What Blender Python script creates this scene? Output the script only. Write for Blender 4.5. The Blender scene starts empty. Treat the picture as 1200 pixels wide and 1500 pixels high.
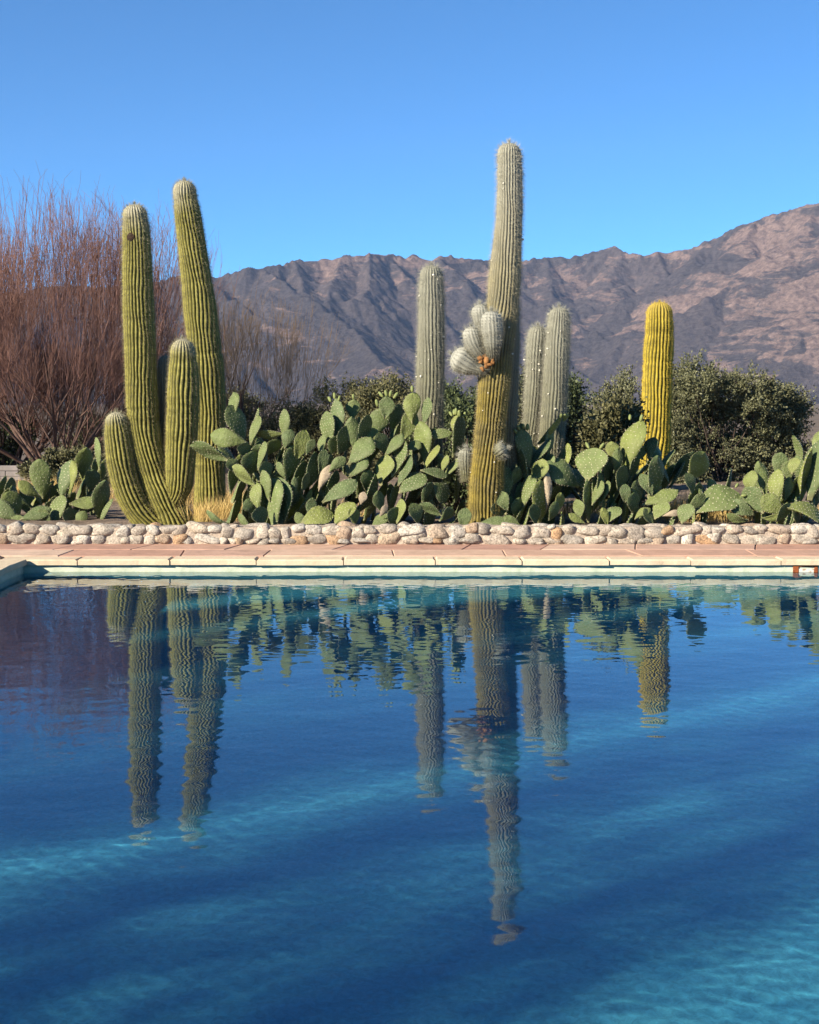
import bpy, math, random
import numpy as np
from mathutils import Vector, Matrix

R = math.radians
random.seed(7)
RNG = np.random.default_rng(11)
scene = bpy.context.scene
COL = scene.collection

# ------------------------------------------------------------------ camera
CAM_H = 1.5                      # eye height above the water
FPX = 2100.0                     # focal length in pixels of the 1200x1500 photograph
PITCH = math.atan(160 / FPX)     # looking slightly down
cam_d = bpy.data.cameras.new('camera')
cam = bpy.data.objects.new('camera', cam_d)
COL.objects.link(cam)
cam_d.sensor_fit = 'VERTICAL'
cam_d.sensor_height = 36.0
cam_d.lens = 36.0 * FPX / 1500
cam_d.clip_start = 0.05
cam_d.clip_end = 20000
cam.location = (0, 0, CAM_H)
cam.rotation_euler = (math.pi / 2 - PITCH, 0, 0)
scene.camera = cam

# ------------------------------------------------------------------ sky + sun
SUN_EL = R(25)
SUN_U = Vector((0.788, 0.616, 0))           # the way the light travels over the ground
TO_SUN = Vector((-SUN_U.x * math.cos(SUN_EL), -SUN_U.y * math.cos(SUN_EL), math.sin(SUN_EL)))
world = bpy.data.worlds.new('World')
scene.world = world
world.use_nodes = True
wn = world.node_tree
bg = wn.nodes['Background']
sky = wn.nodes.new('ShaderNodeTexSky')
sky.sky_type = 'NISHITA'
sky.sun_disc = False
sky.sun_elevation = SUN_EL
sky.sun_rotation = math.atan2(TO_SUN.x, TO_SUN.y)
sky.altitude = 1800
sky.air_density = 0.65
sky.dust_density = 0.0
sky.ozone_density = 6.0
tint = wn.nodes.new('ShaderNodeMix')          # clear dry mountain air: a touch bluer than the model's sky
tint.data_type, tint.blend_type = 'RGBA', 'MULTIPLY'
tint.inputs[0].default_value = 1.0
tint.inputs[7].default_value = (0.60, 0.99, 1.02, 1)
wn.links.new(sky.outputs[0], tint.inputs[6])
wn.links.new(tint.outputs[2], bg.inputs['Color'])
bg.inputs['Strength'].default_value = 0.082
sun_d = bpy.data.lights.new('sun', 'SUN')
sun_d.energy = 5.0
sun_d.angle = R(0.53)
sun_d.color = (1.0, 0.885, 0.72)
sun = bpy.data.objects.new('sun', sun_d)
COL.objects.link(sun)
sun_d.cycles.is_caustics_light = True
sun.location = (-20, -15, 20)
sun.rotation_euler = TO_SUN.to_track_quat('Z', 'Y').to_euler()

scene.view_settings.view_transform = 'Standard'
scene.view_settings.look = 'None'
scene.view_settings.gamma = 1
scene.view_settings.use_curve_mapping = False
scene.view_settings.exposure = 1.3
cy = scene.cycles
cy.max_bounces = 10
cy.diffuse_bounces = 3
cy.glossy_bounces = 4
cy.transmission_bounces = 6
cy.transparent_max_bounces = 12
cy.caustics_refractive = True
cy.caustics_reflective = False
cy.use_denoising = True


# ------------------------------------------------------------------ helpers
def P(px, py, Y):
    """World point at depth Y seen at pixel (px, py) of the photograph."""
    x, y = (px - 600) / FPX, (750 - py) / FPX
    dy = math.cos(PITCH) + y * math.sin(PITCH)
    dz = -math.sin(PITCH) + y * math.cos(PITCH)
    s = Y / dy
    return Vector((x * s, Y, CAM_H + dz * s))


def tag(o, label=None, cat=None, group=None, kind=None):
    if label: o['label'] = label
    if cat: o['category'] = cat
    if group: o['group'] = group
    if kind: o['kind'] = kind
    return o


def empty(name, loc=(0, 0, 0)):
    o = bpy.data.objects.new(name, None)
    COL.objects.link(o)
    o.location = loc
    o.empty_display_size = 0.2
    return o


def link_mesh(name, me, mat=None, parent=None, smooth=True):
    if mat is not None:
        for m in (mat if isinstance(mat, (list, tuple)) else [mat]):
            me.materials.append(m)
    if smooth:
        me.polygons.foreach_set('use_smooth', np.ones(len(me.polygons), dtype=bool))
    o = bpy.data.objects.new(name, me)
    COL.objects.link(o)
    if parent is not None:
        o.parent = parent
        o.matrix_parent_inverse = Matrix.Translation(parent.location).inverted()
    return o


def np_mesh(name, verts, face_arrays, attrs=None, mat_idx=None):
    """Mesh from an (N,3) array and a list of (M,k) index arrays."""
    verts = np.asarray(verts, dtype=np.float32)
    me = bpy.data.meshes.new(name)
    me.vertices.add(len(verts))
    me.vertices.foreach_set('co', verts.ravel())
    loops = np.concatenate([np.asarray(f, dtype=np.int32).ravel() for f in face_arrays])
    tot = np.concatenate([np.full(len(f), np.asarray(f).shape[1], dtype=np.int32) for f in face_arrays])
    start = np.concatenate([[0], np.cumsum(tot)[:-1]]).astype(np.int32)
    me.loops.add(len(loops))
    me.loops.foreach_set('vertex_index', loops)
    me.polygons.add(len(tot))
    me.polygons.foreach_set('loop_start', start)
    me.polygons.foreach_set('loop_total', tot)
    if mat_idx is not None:
        me.polygons.foreach_set('material_index', np.asarray(mat_idx, dtype=np.int32))
    me.update(calc_edges=True)
    me.validate()
    for k, v in (attrs or {}).items():
        a = me.attributes.new(k, 'FLOAT', 'POINT')
        a.data.foreach_set('value', np.asarray(v, dtype=np.float32))
    return me


class MB:
    """Collects simple solids into one mesh."""
    def __init__(s): s.v, s.f = [], []

    def box(s, x0, x1, y0, y1, z0, z1):
        n = len(s.v)
        s.v += [(x0, y0, z0), (x1, y0, z0), (x1, y1, z0), (x0, y1, z0), (x0, y0, z1), (x1, y0, z1), (x1, y1, z1), (x0, y1, z1)]
        s.f += [(n, n+3, n+2, n+1), (n+4, n+5, n+6, n+7), (n, n+1, n+5, n+4), (n+1, n+2, n+6, n+5), (n+2, n+3, n+7, n+6), (n+3, n, n+4, n+7)]

    def prism(s, pts, z0, z1, bev=0.0):
        """Upright prism over a polygon (counter-clockwise), top edge eased by bev."""
        n, k = len(s.v), len(pts)
        cx, cyy = sum(p[0] for p in pts) / k, sum(p[1] for p in pts) / k
        def inset(p):
            d = math.hypot(p[0] - cx, p[1] - cyy) or 1
            return (p[0] - (p[0] - cx) / d * bev * 1.3, p[1] - (p[1] - cyy) / d * bev * 1.3)
        s.v += [(p[0], p[1], z0) for p in pts] + [(p[0], p[1], z1 - bev) for p in pts] + [inset(p) + (z1,) for p in pts]
        s.f.append(tuple(n + i for i in reversed(range(k))))
        s.f.append(tuple(n + 2 * k + i for i in range(k)))
        for i in range(k):
            j = (i + 1) % k
            s.f.append((n + i, n + j, n + k + j, n + k + i))
            s.f.append((n + k + i, n + k + j, n + 2 * k + j, n + 2 * k + i))

    def build(s, name, mat, parent=None, smooth=False, bevel=0.0):
        me = bpy.data.meshes.new(name)
        me.from_pydata(s.v, [], s.f)
        me.update()
        o = link_mesh(name, me, mat, parent, smooth)
        if bevel:
            b = o.modifiers.new('edge', 'BEVEL')
            b.width = bevel
            b.segments = 2
            b.limit_method = 'ANGLE'
        return o


def tubes(p0, p1, r0, r1, n=3):
    """Vectorised tapered prisms between point arrays: verts, quads."""
    p0, p1 = np.asarray(p0, float), np.asarray(p1, float)
    r0, r1 = np.asarray(r0, float), np.asarray(r1, float)
    d = p1 - p0
    d /= np.linalg.norm(d, axis=1, keepdims=True) + 1e-9
    ref = np.where(np.abs(d[:, 2:3]) > 0.9, np.array([[1.0, 0, 0]]), np.array([[0, 0, 1.0]]))
    a = np.cross(d, ref)
    a /= np.linalg.norm(a, axis=1, keepdims=True) + 1e-9
    b = np.cross(d, a)
    m = len(p0)
    V = np.zeros((m, 2, n, 3))
    for i in range(n):
        t = 2 * math.pi * i / n
        o = a * math.cos(t) + b * math.sin(t)
        V[:, 0, i] = p0 + o * r0[:, None]
        V[:, 1, i] = p1 + o * r1[:, None]
    base = (np.arange(m) * 2 * n)[:, None]
    F = [np.concatenate([base + i, base + (i + 1) % n, base + n + (i + 1) % n, base + n + i], axis=1) for i in range(n)]
    return V.reshape(-1, 3), np.concatenate(F)


# ------------------------------------------------------------------ materials
def nmat(name):
    m = bpy.data.materials.new(name)
    m.use_nodes = True
    return m, m.node_tree, m.node_tree.nodes['Principled BSDF']


def nd(t, typ, **kw):
    n = t.nodes.new(typ)
    for k, v in kw.items():
        if k.startswith('i_'):
            n.inputs[k[2:].replace('_', ' ')].default_value = v
        else:
            setattr(n, k, v)
    return n


def noise(t, scale, detail=4, rough=0.55, coord=None, dist=0.0):
    n = nd(t, 'ShaderNodeTexNoise')
    n.inputs['Scale'].default_value = scale
    n.inputs['Detail'].default_value = detail
    n.inputs['Roughness'].default_value = rough
    n.inputs['Distortion'].default_value = dist
    if coord is not None: t.links.new(coord, n.inputs['Vector'])
    return n.outputs['Fac']


def ramp(t, fac, stops):
    n = nd(t, 'ShaderNodeValToRGB')
    e = n.color_ramp.elements
    while len(e) < len(stops): e.new(0.5)
    for el, (p, c) in zip(e, stops):
        el.position = p
        el.color = (c, c, c, 1) if isinstance(c, (int, float)) else tuple(c) + (1,)
    t.links.new(fac, n.inputs['Fac'])
    return n.outputs['Color']


def mixc(t, fac, a, b, mode='MIX'):
    n = nd(t, 'ShaderNodeMix', data_type='RGBA', blend_type=mode)
    for s, v in ((0, fac), (6, a), (7, b)):
        if hasattr(v, 'links'): t.links.new(v, n.inputs[s])
        elif s == 0: n.inputs[0].default_value = v
        else: n.inputs[s].default_value = tuple(v) + (1,)
    return n.outputs[2]


def objco(t):
    return nd(t, 'ShaderNodeTexCoord').outputs['Object']


def attr(t, name):
    return nd(t, 'ShaderNodeAttribute', attribute_name=name).outputs['Fac']


def bump(t, b, h, strength, dist):
    n = nd(t, 'ShaderNodeBump')
    n.inputs['Strength'].default_value = strength
    n.inputs['Distance'].default_value = dist
    t.links.new(h, n.inputs['Height'])
    t.links.new(n.outputs[0], b.inputs['Normal'])


def island(t):
    return nd(t, 'ShaderNodeNewGeometry').outputs['Random Per Island']


def objrand(t):
    return nd(t, 'ShaderNodeObjectInfo').outputs['Random']


def rough_mat(name, stops, scale, bscale=None, bstr=0.5, bdist=0.01, rough=0.9, detail=6):
    m, t, b = nmat(name)
    c = objco(t)
    t.links.new(ramp(t, noise(t, scale, detail, 0.6, c), stops), b.inputs['Base Color'])
    b.inputs['Roughness'].default_value = rough
    b.inputs['Specular IOR Level'].default_value = 0.2
    if bscale: bump(t, b, noise(t, bscale, 5, 0.65, c), bstr, bdist)
    return m


# stones: every stone its own tone, speckled granite
def stone_mat():
    m, t, b = nmat('river_stone')
    c = objco(t)
    base = ramp(t, island(t), [(0.0, (0.31, 0.26, 0.205)), (0.22, (0.43, 0.375, 0.30)), (0.45, (0.26, 0.225, 0.185)),
                               (0.62, (0.46, 0.425, 0.36)), (0.8, (0.36, 0.29, 0.22)), (0.93, (0.36, 0.22, 0.115)), (1.0, (0.41, 0.355, 0.275))])
    sp = ramp(t, noise(t, 60, 5, 0.7, c), [(0.38, 0.45), (0.52, 1.0), (0.68, 1.3)])
    st = ramp(t, noise(t, 9, 6, 0.7, c, 1.0), [(0.32, 0.5), (0.6, 1.1)])
    t.links.new(mixc(t, 0.9, mixc(t, 1.0, base, sp, 'MULTIPLY'), st, 'MULTIPLY'), b.inputs['Base Color'])
    b.inputs['Roughness'].default_value = 0.85
    bump(t, b, noise(t, 28, 8, 0.7, c), 0.8, 0.012)
    return m


def slab_mat(name, stops):
    m, t, b = nmat(name)
    c = objco(t)
    v = ramp(t, noise(t, 4, 7, 0.65, c, 0.8), [(0.3, 0.72), (0.55, 1.0), (0.75, 1.15)])
    t.links.new(mixc(t, 1.0, ramp(t, island(t), stops), v, 'MULTIPLY'), b.inputs['Base Color'])
    b.inputs['Roughness'].default_value = 0.9
    b.inputs['Specular IOR Level'].default_value = 0.2
    bump(t, b, noise(t, 25, 6, 0.65, c), 0.5, 0.008)
    return m


def plaster_mat():
    """Pool shell: pale green band at the waterline, blue paint below."""
    m, t, b = nmat('pool_plaster')
    c = objco(t)
    z = nd(t, 'ShaderNodeSeparateXYZ')
    t.links.new(c, z.inputs[0])
    n1 = noise(t, 2.2, 6, 0.65, c)
    mo = ramp(t, noise(t, 34, 5, 0.7, c, 0.6), [(0.35, 0.72), (0.65, 1.25)])
    blue = mixc(t, 1.0, ramp(t, n1, [(0.3, (0.055, 0.29, 0.43)), (0.7, (0.085, 0.35, 0.46))]), mo, 'MULTIPLY')
    green = ramp(t, noise(t, 14, 5, 0.6, c), [(0.3, (0.38, 0.43, 0.33)), (0.6, (0.52, 0.55, 0.43)), (0.75, (0.46, 0.47, 0.36))])
    fac = nd(t, 'ShaderNodeMapRange', i_From_Min=-0.16, i_From_Max=-0.10)
    t.links.new(z.outputs['Z'], fac.inputs['Value'])
    t.links.new(mixc(t, fac.outputs[0], blue, green), b.inputs['Base Color'])
    b.inputs['Roughness'].default_value = 0.9
    b.inputs['Specular IOR Level'].default_value = 0.1
    bump(t, b, noise(t, 30, 4, 0.6, c), 0.3, 0.004)
    return m


def cactus_mat(name, valley, crest, woolly, wool_from, yellow=None):
    """Ribbed stem: green skin, paler along the spiny rib crests, woolly grey towards the tip."""
    m, t, b = nmat(name)
    c = objco(t)
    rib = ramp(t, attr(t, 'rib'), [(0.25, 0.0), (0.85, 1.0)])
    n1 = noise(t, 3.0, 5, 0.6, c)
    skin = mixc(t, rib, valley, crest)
    if yellow is not None:
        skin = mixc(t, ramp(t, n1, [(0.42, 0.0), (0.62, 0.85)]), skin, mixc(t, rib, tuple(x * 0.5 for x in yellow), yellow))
    blot = ramp(t, noise(t, 16, 5, 0.7, c), [(0.34, 0.62), (0.55, 1.0), (0.75, 1.18)])
    skin = mixc(t, 1.0, skin, blot, 'MULTIPLY')
    mp = nd(t, 'ShaderNodeMapping'); mp.inputs['Scale'].default_value = (1.2, 1.2, 16)
    t.links.new(c, mp.inputs['Vector'])
    skin = mixc(t, 1.0, skin, ramp(t, noise(t, 1.0, 4, 0.6, mp.outputs[0]), [(0.34, 0.74), (0.55, 1.0), (0.7, 1.12)]), 'MULTIPLY')
    cork = ramp(t, noise(t, 5.5, 7, 0.72, c), [(0.66, 0.0), (0.72, 0.8)])
    skin = mixc(t, cork, skin, (0.13, 0.095, 0.05))
    add = nd(t, 'ShaderNodeMath', operation='MULTIPLY_ADD')
    t.links.new(n1, add.inputs[0]); add.inputs[1].default_value = 0.22
    t.links.new(attr(t, 'ht'), add.inputs[2])
    wf = nd(t, 'ShaderNodeMapRange', i_From_Min=wool_from + 0.08, i_From_Max=max(1.02, wool_from + 0.2))
    t.links.new(add.outputs[0], wf.inputs['Value'])
    t.links.new(mixc(t, wf.outputs[0], skin, woolly), b.inputs['Base Color'])
    b.inputs['Roughness'].default_value = 0.7
    b.inputs['Specular IOR Level'].default_value = 0.25
    bump(t, b, noise(t, 70, 3, 0.6, c), 0.5, 0.006)
    return m


def spine_mat(name, low, high):
    m, t, b = nmat(name)
    c = mixc(t, attr(t, 'ht'), low, high)
    v = ramp(t, island(t), [(0, 0.7), (1, 1.25)])
    t.links.new(mixc(t, 1.0, c, v, 'MULTIPLY'), b.inputs['Base Color'])
    b.inputs['Roughness'].default_value = 0.6
    b.inputs['Specular IOR Level'].default_value = 0.2
    return m


def pad_mat():
    m, t, b = nmat('prickly_pear_skin')
    c = objco(t)
    base = ramp(t, objrand(t), [(0.0, (0.058, 0.086, 0.034)), (0.3, (0.102, 0.130, 0.044)), (0.55, (0.082, 0.112, 0.046)),
                                (0.8, (0.112, 0.142, 0.048)), (1.0, (0.150, 0.170, 0.045))])
    v = ramp(t, noise(t, 3.5, 5, 0.6, c), [(0.3, 0.75), (0.7, 1.25)])
    col = mixc(t, 1.0, base, v, 'MULTIPLY')
    scar = ramp(t, noise(t, 7, 6, 0.75, c), [(0.68, 0.0), (0.74, 1.0)])
    col = mixc(t, scar, col, (0.21, 0.18, 0.10))
    lo = nd(t, 'ShaderNodeMapRange', i_From_Min=0.16, i_From_Max=0.0)
    sp = nd(t, 'ShaderNodeSeparateXYZ'); t.links.new(c, sp.inputs[0]); t.links.new(sp.outputs['Z'], lo.inputs['Value'])
    col = mixc(t, lo.outputs[0], col, (0.20, 0.19, 0.10))
    t.links.new(col, b.inputs['Base Color'])
    b.inputs['Roughness'].default_value = 0.6
    b.inputs['Specular IOR Level'].default_value = 0.2
    dust = ramp(t, noise(t, 2.2, 6, 0.7, c), [(0.45, 0.0), (0.75, 0.35)])
    t.links.new(mixc(t, dust, col, (0.17, 0.15, 0.09)), b.inputs['Base Color'])
    bump(t, b, noise(t, 9, 4, 0.6, c), 0.6, 0.03)
    return m


def leaf_mat(name, stops, trans=0.15):
    m, t, b = nmat(name)
    n1 = noise(t, 0.9, 4, 0.6, objco(t))
    v = ramp(t, n1, [(0.3, 0.7), (0.7, 1.25)])
    t.links.new(mixc(t, 1.0, ramp(t, island(t), stops), v, 'MULTIPLY'), b.inputs['Base Color'])
    b.inputs['Roughness'].default_value = 0.6
    b.inputs['Specular IOR Level'].default_value = 0.25
    return m


def mountain_mat():
    m, t, b = nmat('mountain_rock')
    c = objco(t)
    mp = nd(t, 'ShaderNodeMapping'); mp.inputs['Rotation'].default_value = (0, R(18), R(-20)); mp.inputs['Scale'].default_value = (1, 1, 3.2)
    t.links.new(c, mp.inputs['Vector'])
    n1 = noise(t, 0.0035, 8, 0.6, c)
    n2 = noise(t, 0.010, 9, 0.68, mp.outputs[0], 0.6)
    n3 = noise(t, 0.07, 6, 0.7, c)
    scrub = ramp(t, n1, [(0.3, (0.050, 0.044, 0.043)), (0.5, (0.068, 0.058, 0.056)), (0.7, (0.090, 0.073, 0.068))])
    rock = ramp(t, n3, [(0.3, (0.12, 0.085, 0.070)), (0.7, (0.27, 0.190, 0.155))])
    rk = nd(t, 'ShaderNodeMath', operation='MULTIPLY_ADD')
    t.links.new(attr(t, 'rock'), rk.inputs[0]); rk.inputs[1].default_value = 0.24
    t.links.new(n2, rk.inputs[2])
    col = mixc(t, ramp(t, rk.outputs[0], [(0.635, 0.0), (0.70, 0.80)]), scrub, rock)
    dots = ramp(t, noise(t, 0.13, 4, 0.75, c), [(0.42, 0.62), (0.58, 1.12)])
    t.links.new(mixc(t, 0.8, col, dots, 'MULTIPLY'), b.inputs['Base Color'])
    b.inputs['Roughness'].default_value = 1.0
    b.inputs['Specular IOR Level'].default_value = 0.0
    bump(t, b, noise(t, 0.045, 9, 0.75, c), 1.0, 8.0)
    return m


def water_mat():
    m, t, b = nmat('pool_water')
    t.nodes.remove(b)
    g = nd(t, 'ShaderNodeBsdfGlass')
    g.inputs['IOR'].default_value = 1.43
    g.inputs['Roughness'].default_value = 0.0
    g.inputs['Color'].default_value = (0.88, 0.985, 1.0, 1)
    t.links.new(g.outputs[0], t.nodes['Material Output'].inputs['Surface'])
    return m


M = dict(
    stone=stone_mat(),
    mortar=rough_mat('mortar', [(0.3, (0.30, 0.25, 0.20)), (0.7, (0.46, 0.38, 0.30))], 12, 40, 0.9, 0.02),
    flag=slab_mat('pink_flagstone', [(0, (0.36, 0.20, 0.145)), (0.3, (0.45, 0.28, 0.20)), (0.55, (0.52, 0.36, 0.26)), (0.75, (0.40, 0.235, 0.175)), (1, (0.55, 0.41, 0.30))]),
    coping=rough_mat('cream_coping', [(0.25, (0.44, 0.34, 0.23)), (0.55, (0.56, 0.46, 0.32)), (0.8, (0.52, 0.38, 0.28))], 5, 30, 0.5, 0.008),
    plaster=plaster_mat(),
    water=water_mat(),
    rust=rough_mat('rusty_iron', [(0.3, (0.12, 0.03, 0.012)), (0.6, (0.30, 0.09, 0.03)), (0.8, (0.40, 0.17, 0.08))], 30, 60, 0.6, 0.004),
    white=rough_mat('weathered_white', [(0.35, (0.30, 0.22, 0.16)), (0.5, (0.62, 0.58, 0.50))], 25),
    soil=rough_mat('bed_soil', [(0.3, (0.10, 0.075, 0.055)), (0.7, (0.24, 0.18, 0.13))], 4, 25, 0.8, 0.03),
    ground=rough_mat('desert_ground', [(0.3, (0.10, 0.078, 0.06)), (0.55, (0.15, 0.115, 0.085)), (0.75, (0.20, 0.155, 0.09))], 0.12, 3, 0.6, 0.05),
    mountain=mountain_mat(),
    pad=pad_mat(),
    areole=rough_mat('pad_areole', [(0.3, (0.29, 0.27, 0.18)), (0.7, (0.48, 0.45, 0.32))], 20),
    fruit=rough_mat('pear_bud', [(0.3, (0.13, 0.17, 0.06)), (0.7, (0.22, 0.23, 0.08))], 30, rough=0.6),
    deadpad=rough_mat('dry_pad', [(0.3, (0.22, 0.17, 0.12)), (0.7, (0.36, 0.30, 0.21))], 12, 30, 0.6, 0.01),
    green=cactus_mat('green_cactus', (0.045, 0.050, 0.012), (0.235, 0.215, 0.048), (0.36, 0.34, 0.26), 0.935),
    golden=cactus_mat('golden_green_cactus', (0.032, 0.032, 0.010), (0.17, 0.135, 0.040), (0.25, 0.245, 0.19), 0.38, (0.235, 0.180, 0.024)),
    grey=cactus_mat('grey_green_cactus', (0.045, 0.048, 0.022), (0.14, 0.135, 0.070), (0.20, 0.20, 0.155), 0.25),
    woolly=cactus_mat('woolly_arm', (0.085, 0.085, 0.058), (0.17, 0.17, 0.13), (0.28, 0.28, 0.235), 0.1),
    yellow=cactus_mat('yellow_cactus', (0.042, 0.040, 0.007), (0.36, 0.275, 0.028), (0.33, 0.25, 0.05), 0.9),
    sp_green=spine_mat('straw_spines', (0.24, 0.19, 0.075), (0.29, 0.27, 0.18)),
    sp_golden=spine_mat('golden_spines', (0.28, 0.21, 0.05), (0.40, 0.39, 0.32)),
    sp_grey=spine_mat('grey_wool', (0.21, 0.19, 0.125), (0.34, 0.34, 0.285)),
    sp_yellow=spine_mat('yellow_spines', (0.46, 0.325, 0.035), (0.44, 0.33, 0.07)),
    tuft=rough_mat('white_tufts', [(0.3, (0.55, 0.52, 0.42)), (0.7, (0.70, 0.68, 0.58))], 30),
    scar=rough_mat('dark_scar', [(0.3, (0.018, 0.012, 0.008)), (0.7, (0.05, 0.03, 0.02))], 40),
    dry=rough_mat('dry_orange_fibre', [(0.3, (0.13, 0.060, 0.022)), (0.7, (0.30, 0.15, 0.055))], 20, 50, 0.8, 0.01),
    bark=rough_mat('brown_bark', [(0.3, (0.06, 0.036, 0.029)), (0.7, (0.15, 0.095, 0.075))], 5),
    stem_dark=rough_mat('dark_stems', [(0.3, (0.035, 0.026, 0.02)), (0.7, (0.075, 0.055, 0.042))], 5),
    twig=rough_mat('red_brown_twigs', [(0.3, (0.115, 0.058, 0.048)), (0.7, (0.23, 0.130, 0.102))], 1.2),
    twig_pale=rough_mat('grey_brown_twigs', [(0.3, (0.12, 0.085, 0.06)), (0.7, (0.22, 0.16, 0.11))], 1.2),
    fence=rough_mat('grey_wood', [(0.3, (0.16, 0.14, 0.13)), (0.7, (0.27, 0.24, 0.22))], 3, 20, 0.4, 0.01),
    leaf_olive=leaf_mat('olive_leaves', [(0, (0.065, 0.070, 0.036)), (0.5, (0.105, 0.108, 0.052)), (1, (0.165, 0.165, 0.092))]),
    leaf_dark=leaf_mat('dark_leaves', [(0, (0.030, 0.042, 0.018)), (0.6, (0.055, 0.072, 0.028)), (1, (0.105, 0.125, 0.05))]),
    leaf_brown=leaf_mat('brownish_leaves', [(0, (0.058, 0.058, 0.026)), (0.6, (0.098, 0.096, 0.042)), (1, (0.15, 0.14, 0.062))]),
    leaf_poplar=leaf_mat('poplar_leaves', [(0, (0.05, 0.07, 0.02)), (1, (0.10, 0.13, 0.04))]),
    straw=leaf_mat('dry_grass', [(0, (0.30, 0.20, 0.06)), (0.5, (0.46, 0.32, 0.11)), (1, (0.60, 0.45, 0.18))]),
)

# ------------------------------------------------------------------ the setting: pool, deck, ground
PX0, PX1, PY0, PY1, DEPTH = -3.43, 6.2, 2.3, 12.68, 0.88   # inside faces of the pool
DECK = 0.115


def build_pool():
    mb = MB()
    z1 = 0.062
    mb.box(PX0, PX1, PY0, PY1, -DEPTH - 0.2, -DEPTH)
    mb.box(PX0 - 0.3, PX0, PY0 - 0.3, PY1 + 0.3, -DEPTH - 0.2, z1)
    mb.box(PX1, PX1 + 0.3, PY0 - 0.3, PY1 + 0.3, -DEPTH - 0.2, z1)
    mb.box(PX0, PX1, PY0 - 0.3, PY0, -DEPTH - 0.2, z1)
    mb.box(PX0, PX1, PY1, PY1 + 0.3, -DEPTH - 0.2, z1)
    o = mb.build('pool', M['plaster'])
    o.cycles.is_caustics_receiver = True
    tag(o, kind='structure')
    # coping stones, irregular lower front edge, all round
    rng = random.Random(3)
    cb = MB()
    ov, dep, gap = 0.035, 0.25, 0.004

    def run(a0, a1, along_x, inner, sgn):
        a = a0
        while a < a1 - 0.05:
            L = min(rng.uniform(0.66, 0.82), a1 - a)
            if a1 - a - L < 0.3: L = a1 - a
            n = 7
            j = [rng.uniform(-0.006, 0.006) for _ in range(n)]
            front = [(a + gap + (L - 2 * gap) * i / (n - 1), inner - sgn * (ov + j[i])) for i in range(n)]
            back = [(a + L - gap, inner + sgn * (dep - ov)), (a + gap, inner + sgn * (dep - ov))]
            pts = front + back
            if not along_x: pts = [(q, p) for p, q in pts]
            area = sum(pts[i][0] * pts[(i + 1) % len(pts)][1] - pts[(i + 1) % len(pts)][0] * pts[i][1] for i in range(len(pts)))
            if area < 0: pts.reverse()
            cb.prism(pts, 0.064 + rng.uniform(-0.003, 0.003), DECK + rng.uniform(-0.003, 0.003), 0.012)
            a += L
    run(PX0 - 0.215, PX1 + 0.215, True, PY1, 1)
    run(PX0 - 0.215, PX1 + 0.215, True, PY0, -1)
    run(PY0 + 0.04, PY1 - 0.04, False, PX0, -1)
    run(PY0 + 0.04, PY1 - 0.04, False, PX1, 1)
    tag(cb.build('pool_coping', M['coping']), kind='structure')
    # joint bed under coping and flags
    jb = MB()
    X0, X1, Y0, Y1 = PX0 - 0.3, PX1 + 0.3, PY0 - 0.3, PY1 + 0.3
    oX0, oX1, oY0, oY1 = -9.0, 10.0, -6.0, 14.02
    zz = 0.104
    for x0, x1, y0, y1 in ((oX0, oX1, Y1, oY1), (oX0, oX1, oY0, Y0), (oX0, X0, Y0, Y1), (X1, oX1, Y0, Y1)):
        jb.box(x0, x1, y0, y1, -0.05, zz)
    tag(jb.build('deck_bed', M['mortar']), kind='structure')
    # pink flagstones
    fb = MB()

    def flags(x0, x1, y0, y1, w, d):
        ny = max(1, round((y1 - y0) / d))
        ys = [y0 + (y1 - y0) * i / ny for i in range(ny + 1)]
        for r in range(ny):
            x = x0
            cuts = [x0]
            while x < x1 - 0.3:
                x += rng.uniform(0.75, 1.3) * w
                cuts.append(min(x, x1))
            sk = rng.uniform(-0.25, 0.25)
            offs = [(rng.uniform(-0.06, 0.06) + sk, rng.uniform(-0.06, 0.06) + sk * 0.2) for _ in cuts]
            for i in range(len(cuts) - 1):
                g = 0.004
                ya, yb = ys[r] + g, ys[r + 1] - g
                fb.prism([(cuts[i] + g - offs[i][0] * .5, ya), (cuts[i + 1] - g - offs[i + 1][0] * .5, ya + rng.uniform(-.004, .004)),
                          (cuts[i + 1] - g + offs[i + 1][0] * .5, yb), (cuts[i] + g + offs[i][0] * .5, yb)],
                         0.08, DECK + rng.uniform(0.002, 0.008), 0.006)
    flags(oX0, oX1, PY1 + 0.245, 14.0, 0.95, 0.60)
    flags(oX0, PX0 - 0.245, PY0, PY1 + 0.245, 0.8, 0.6)
    flags(PX1 + 0.245, oX1, PY0, PY1 + 0.245, 0.8, 0.6)
    flags(oX0, oX1, oY0, PY0 - 0.245, 0.95, 0.6)
    tag(fb.build('paving', M['flag']), kind='structure')


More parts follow.
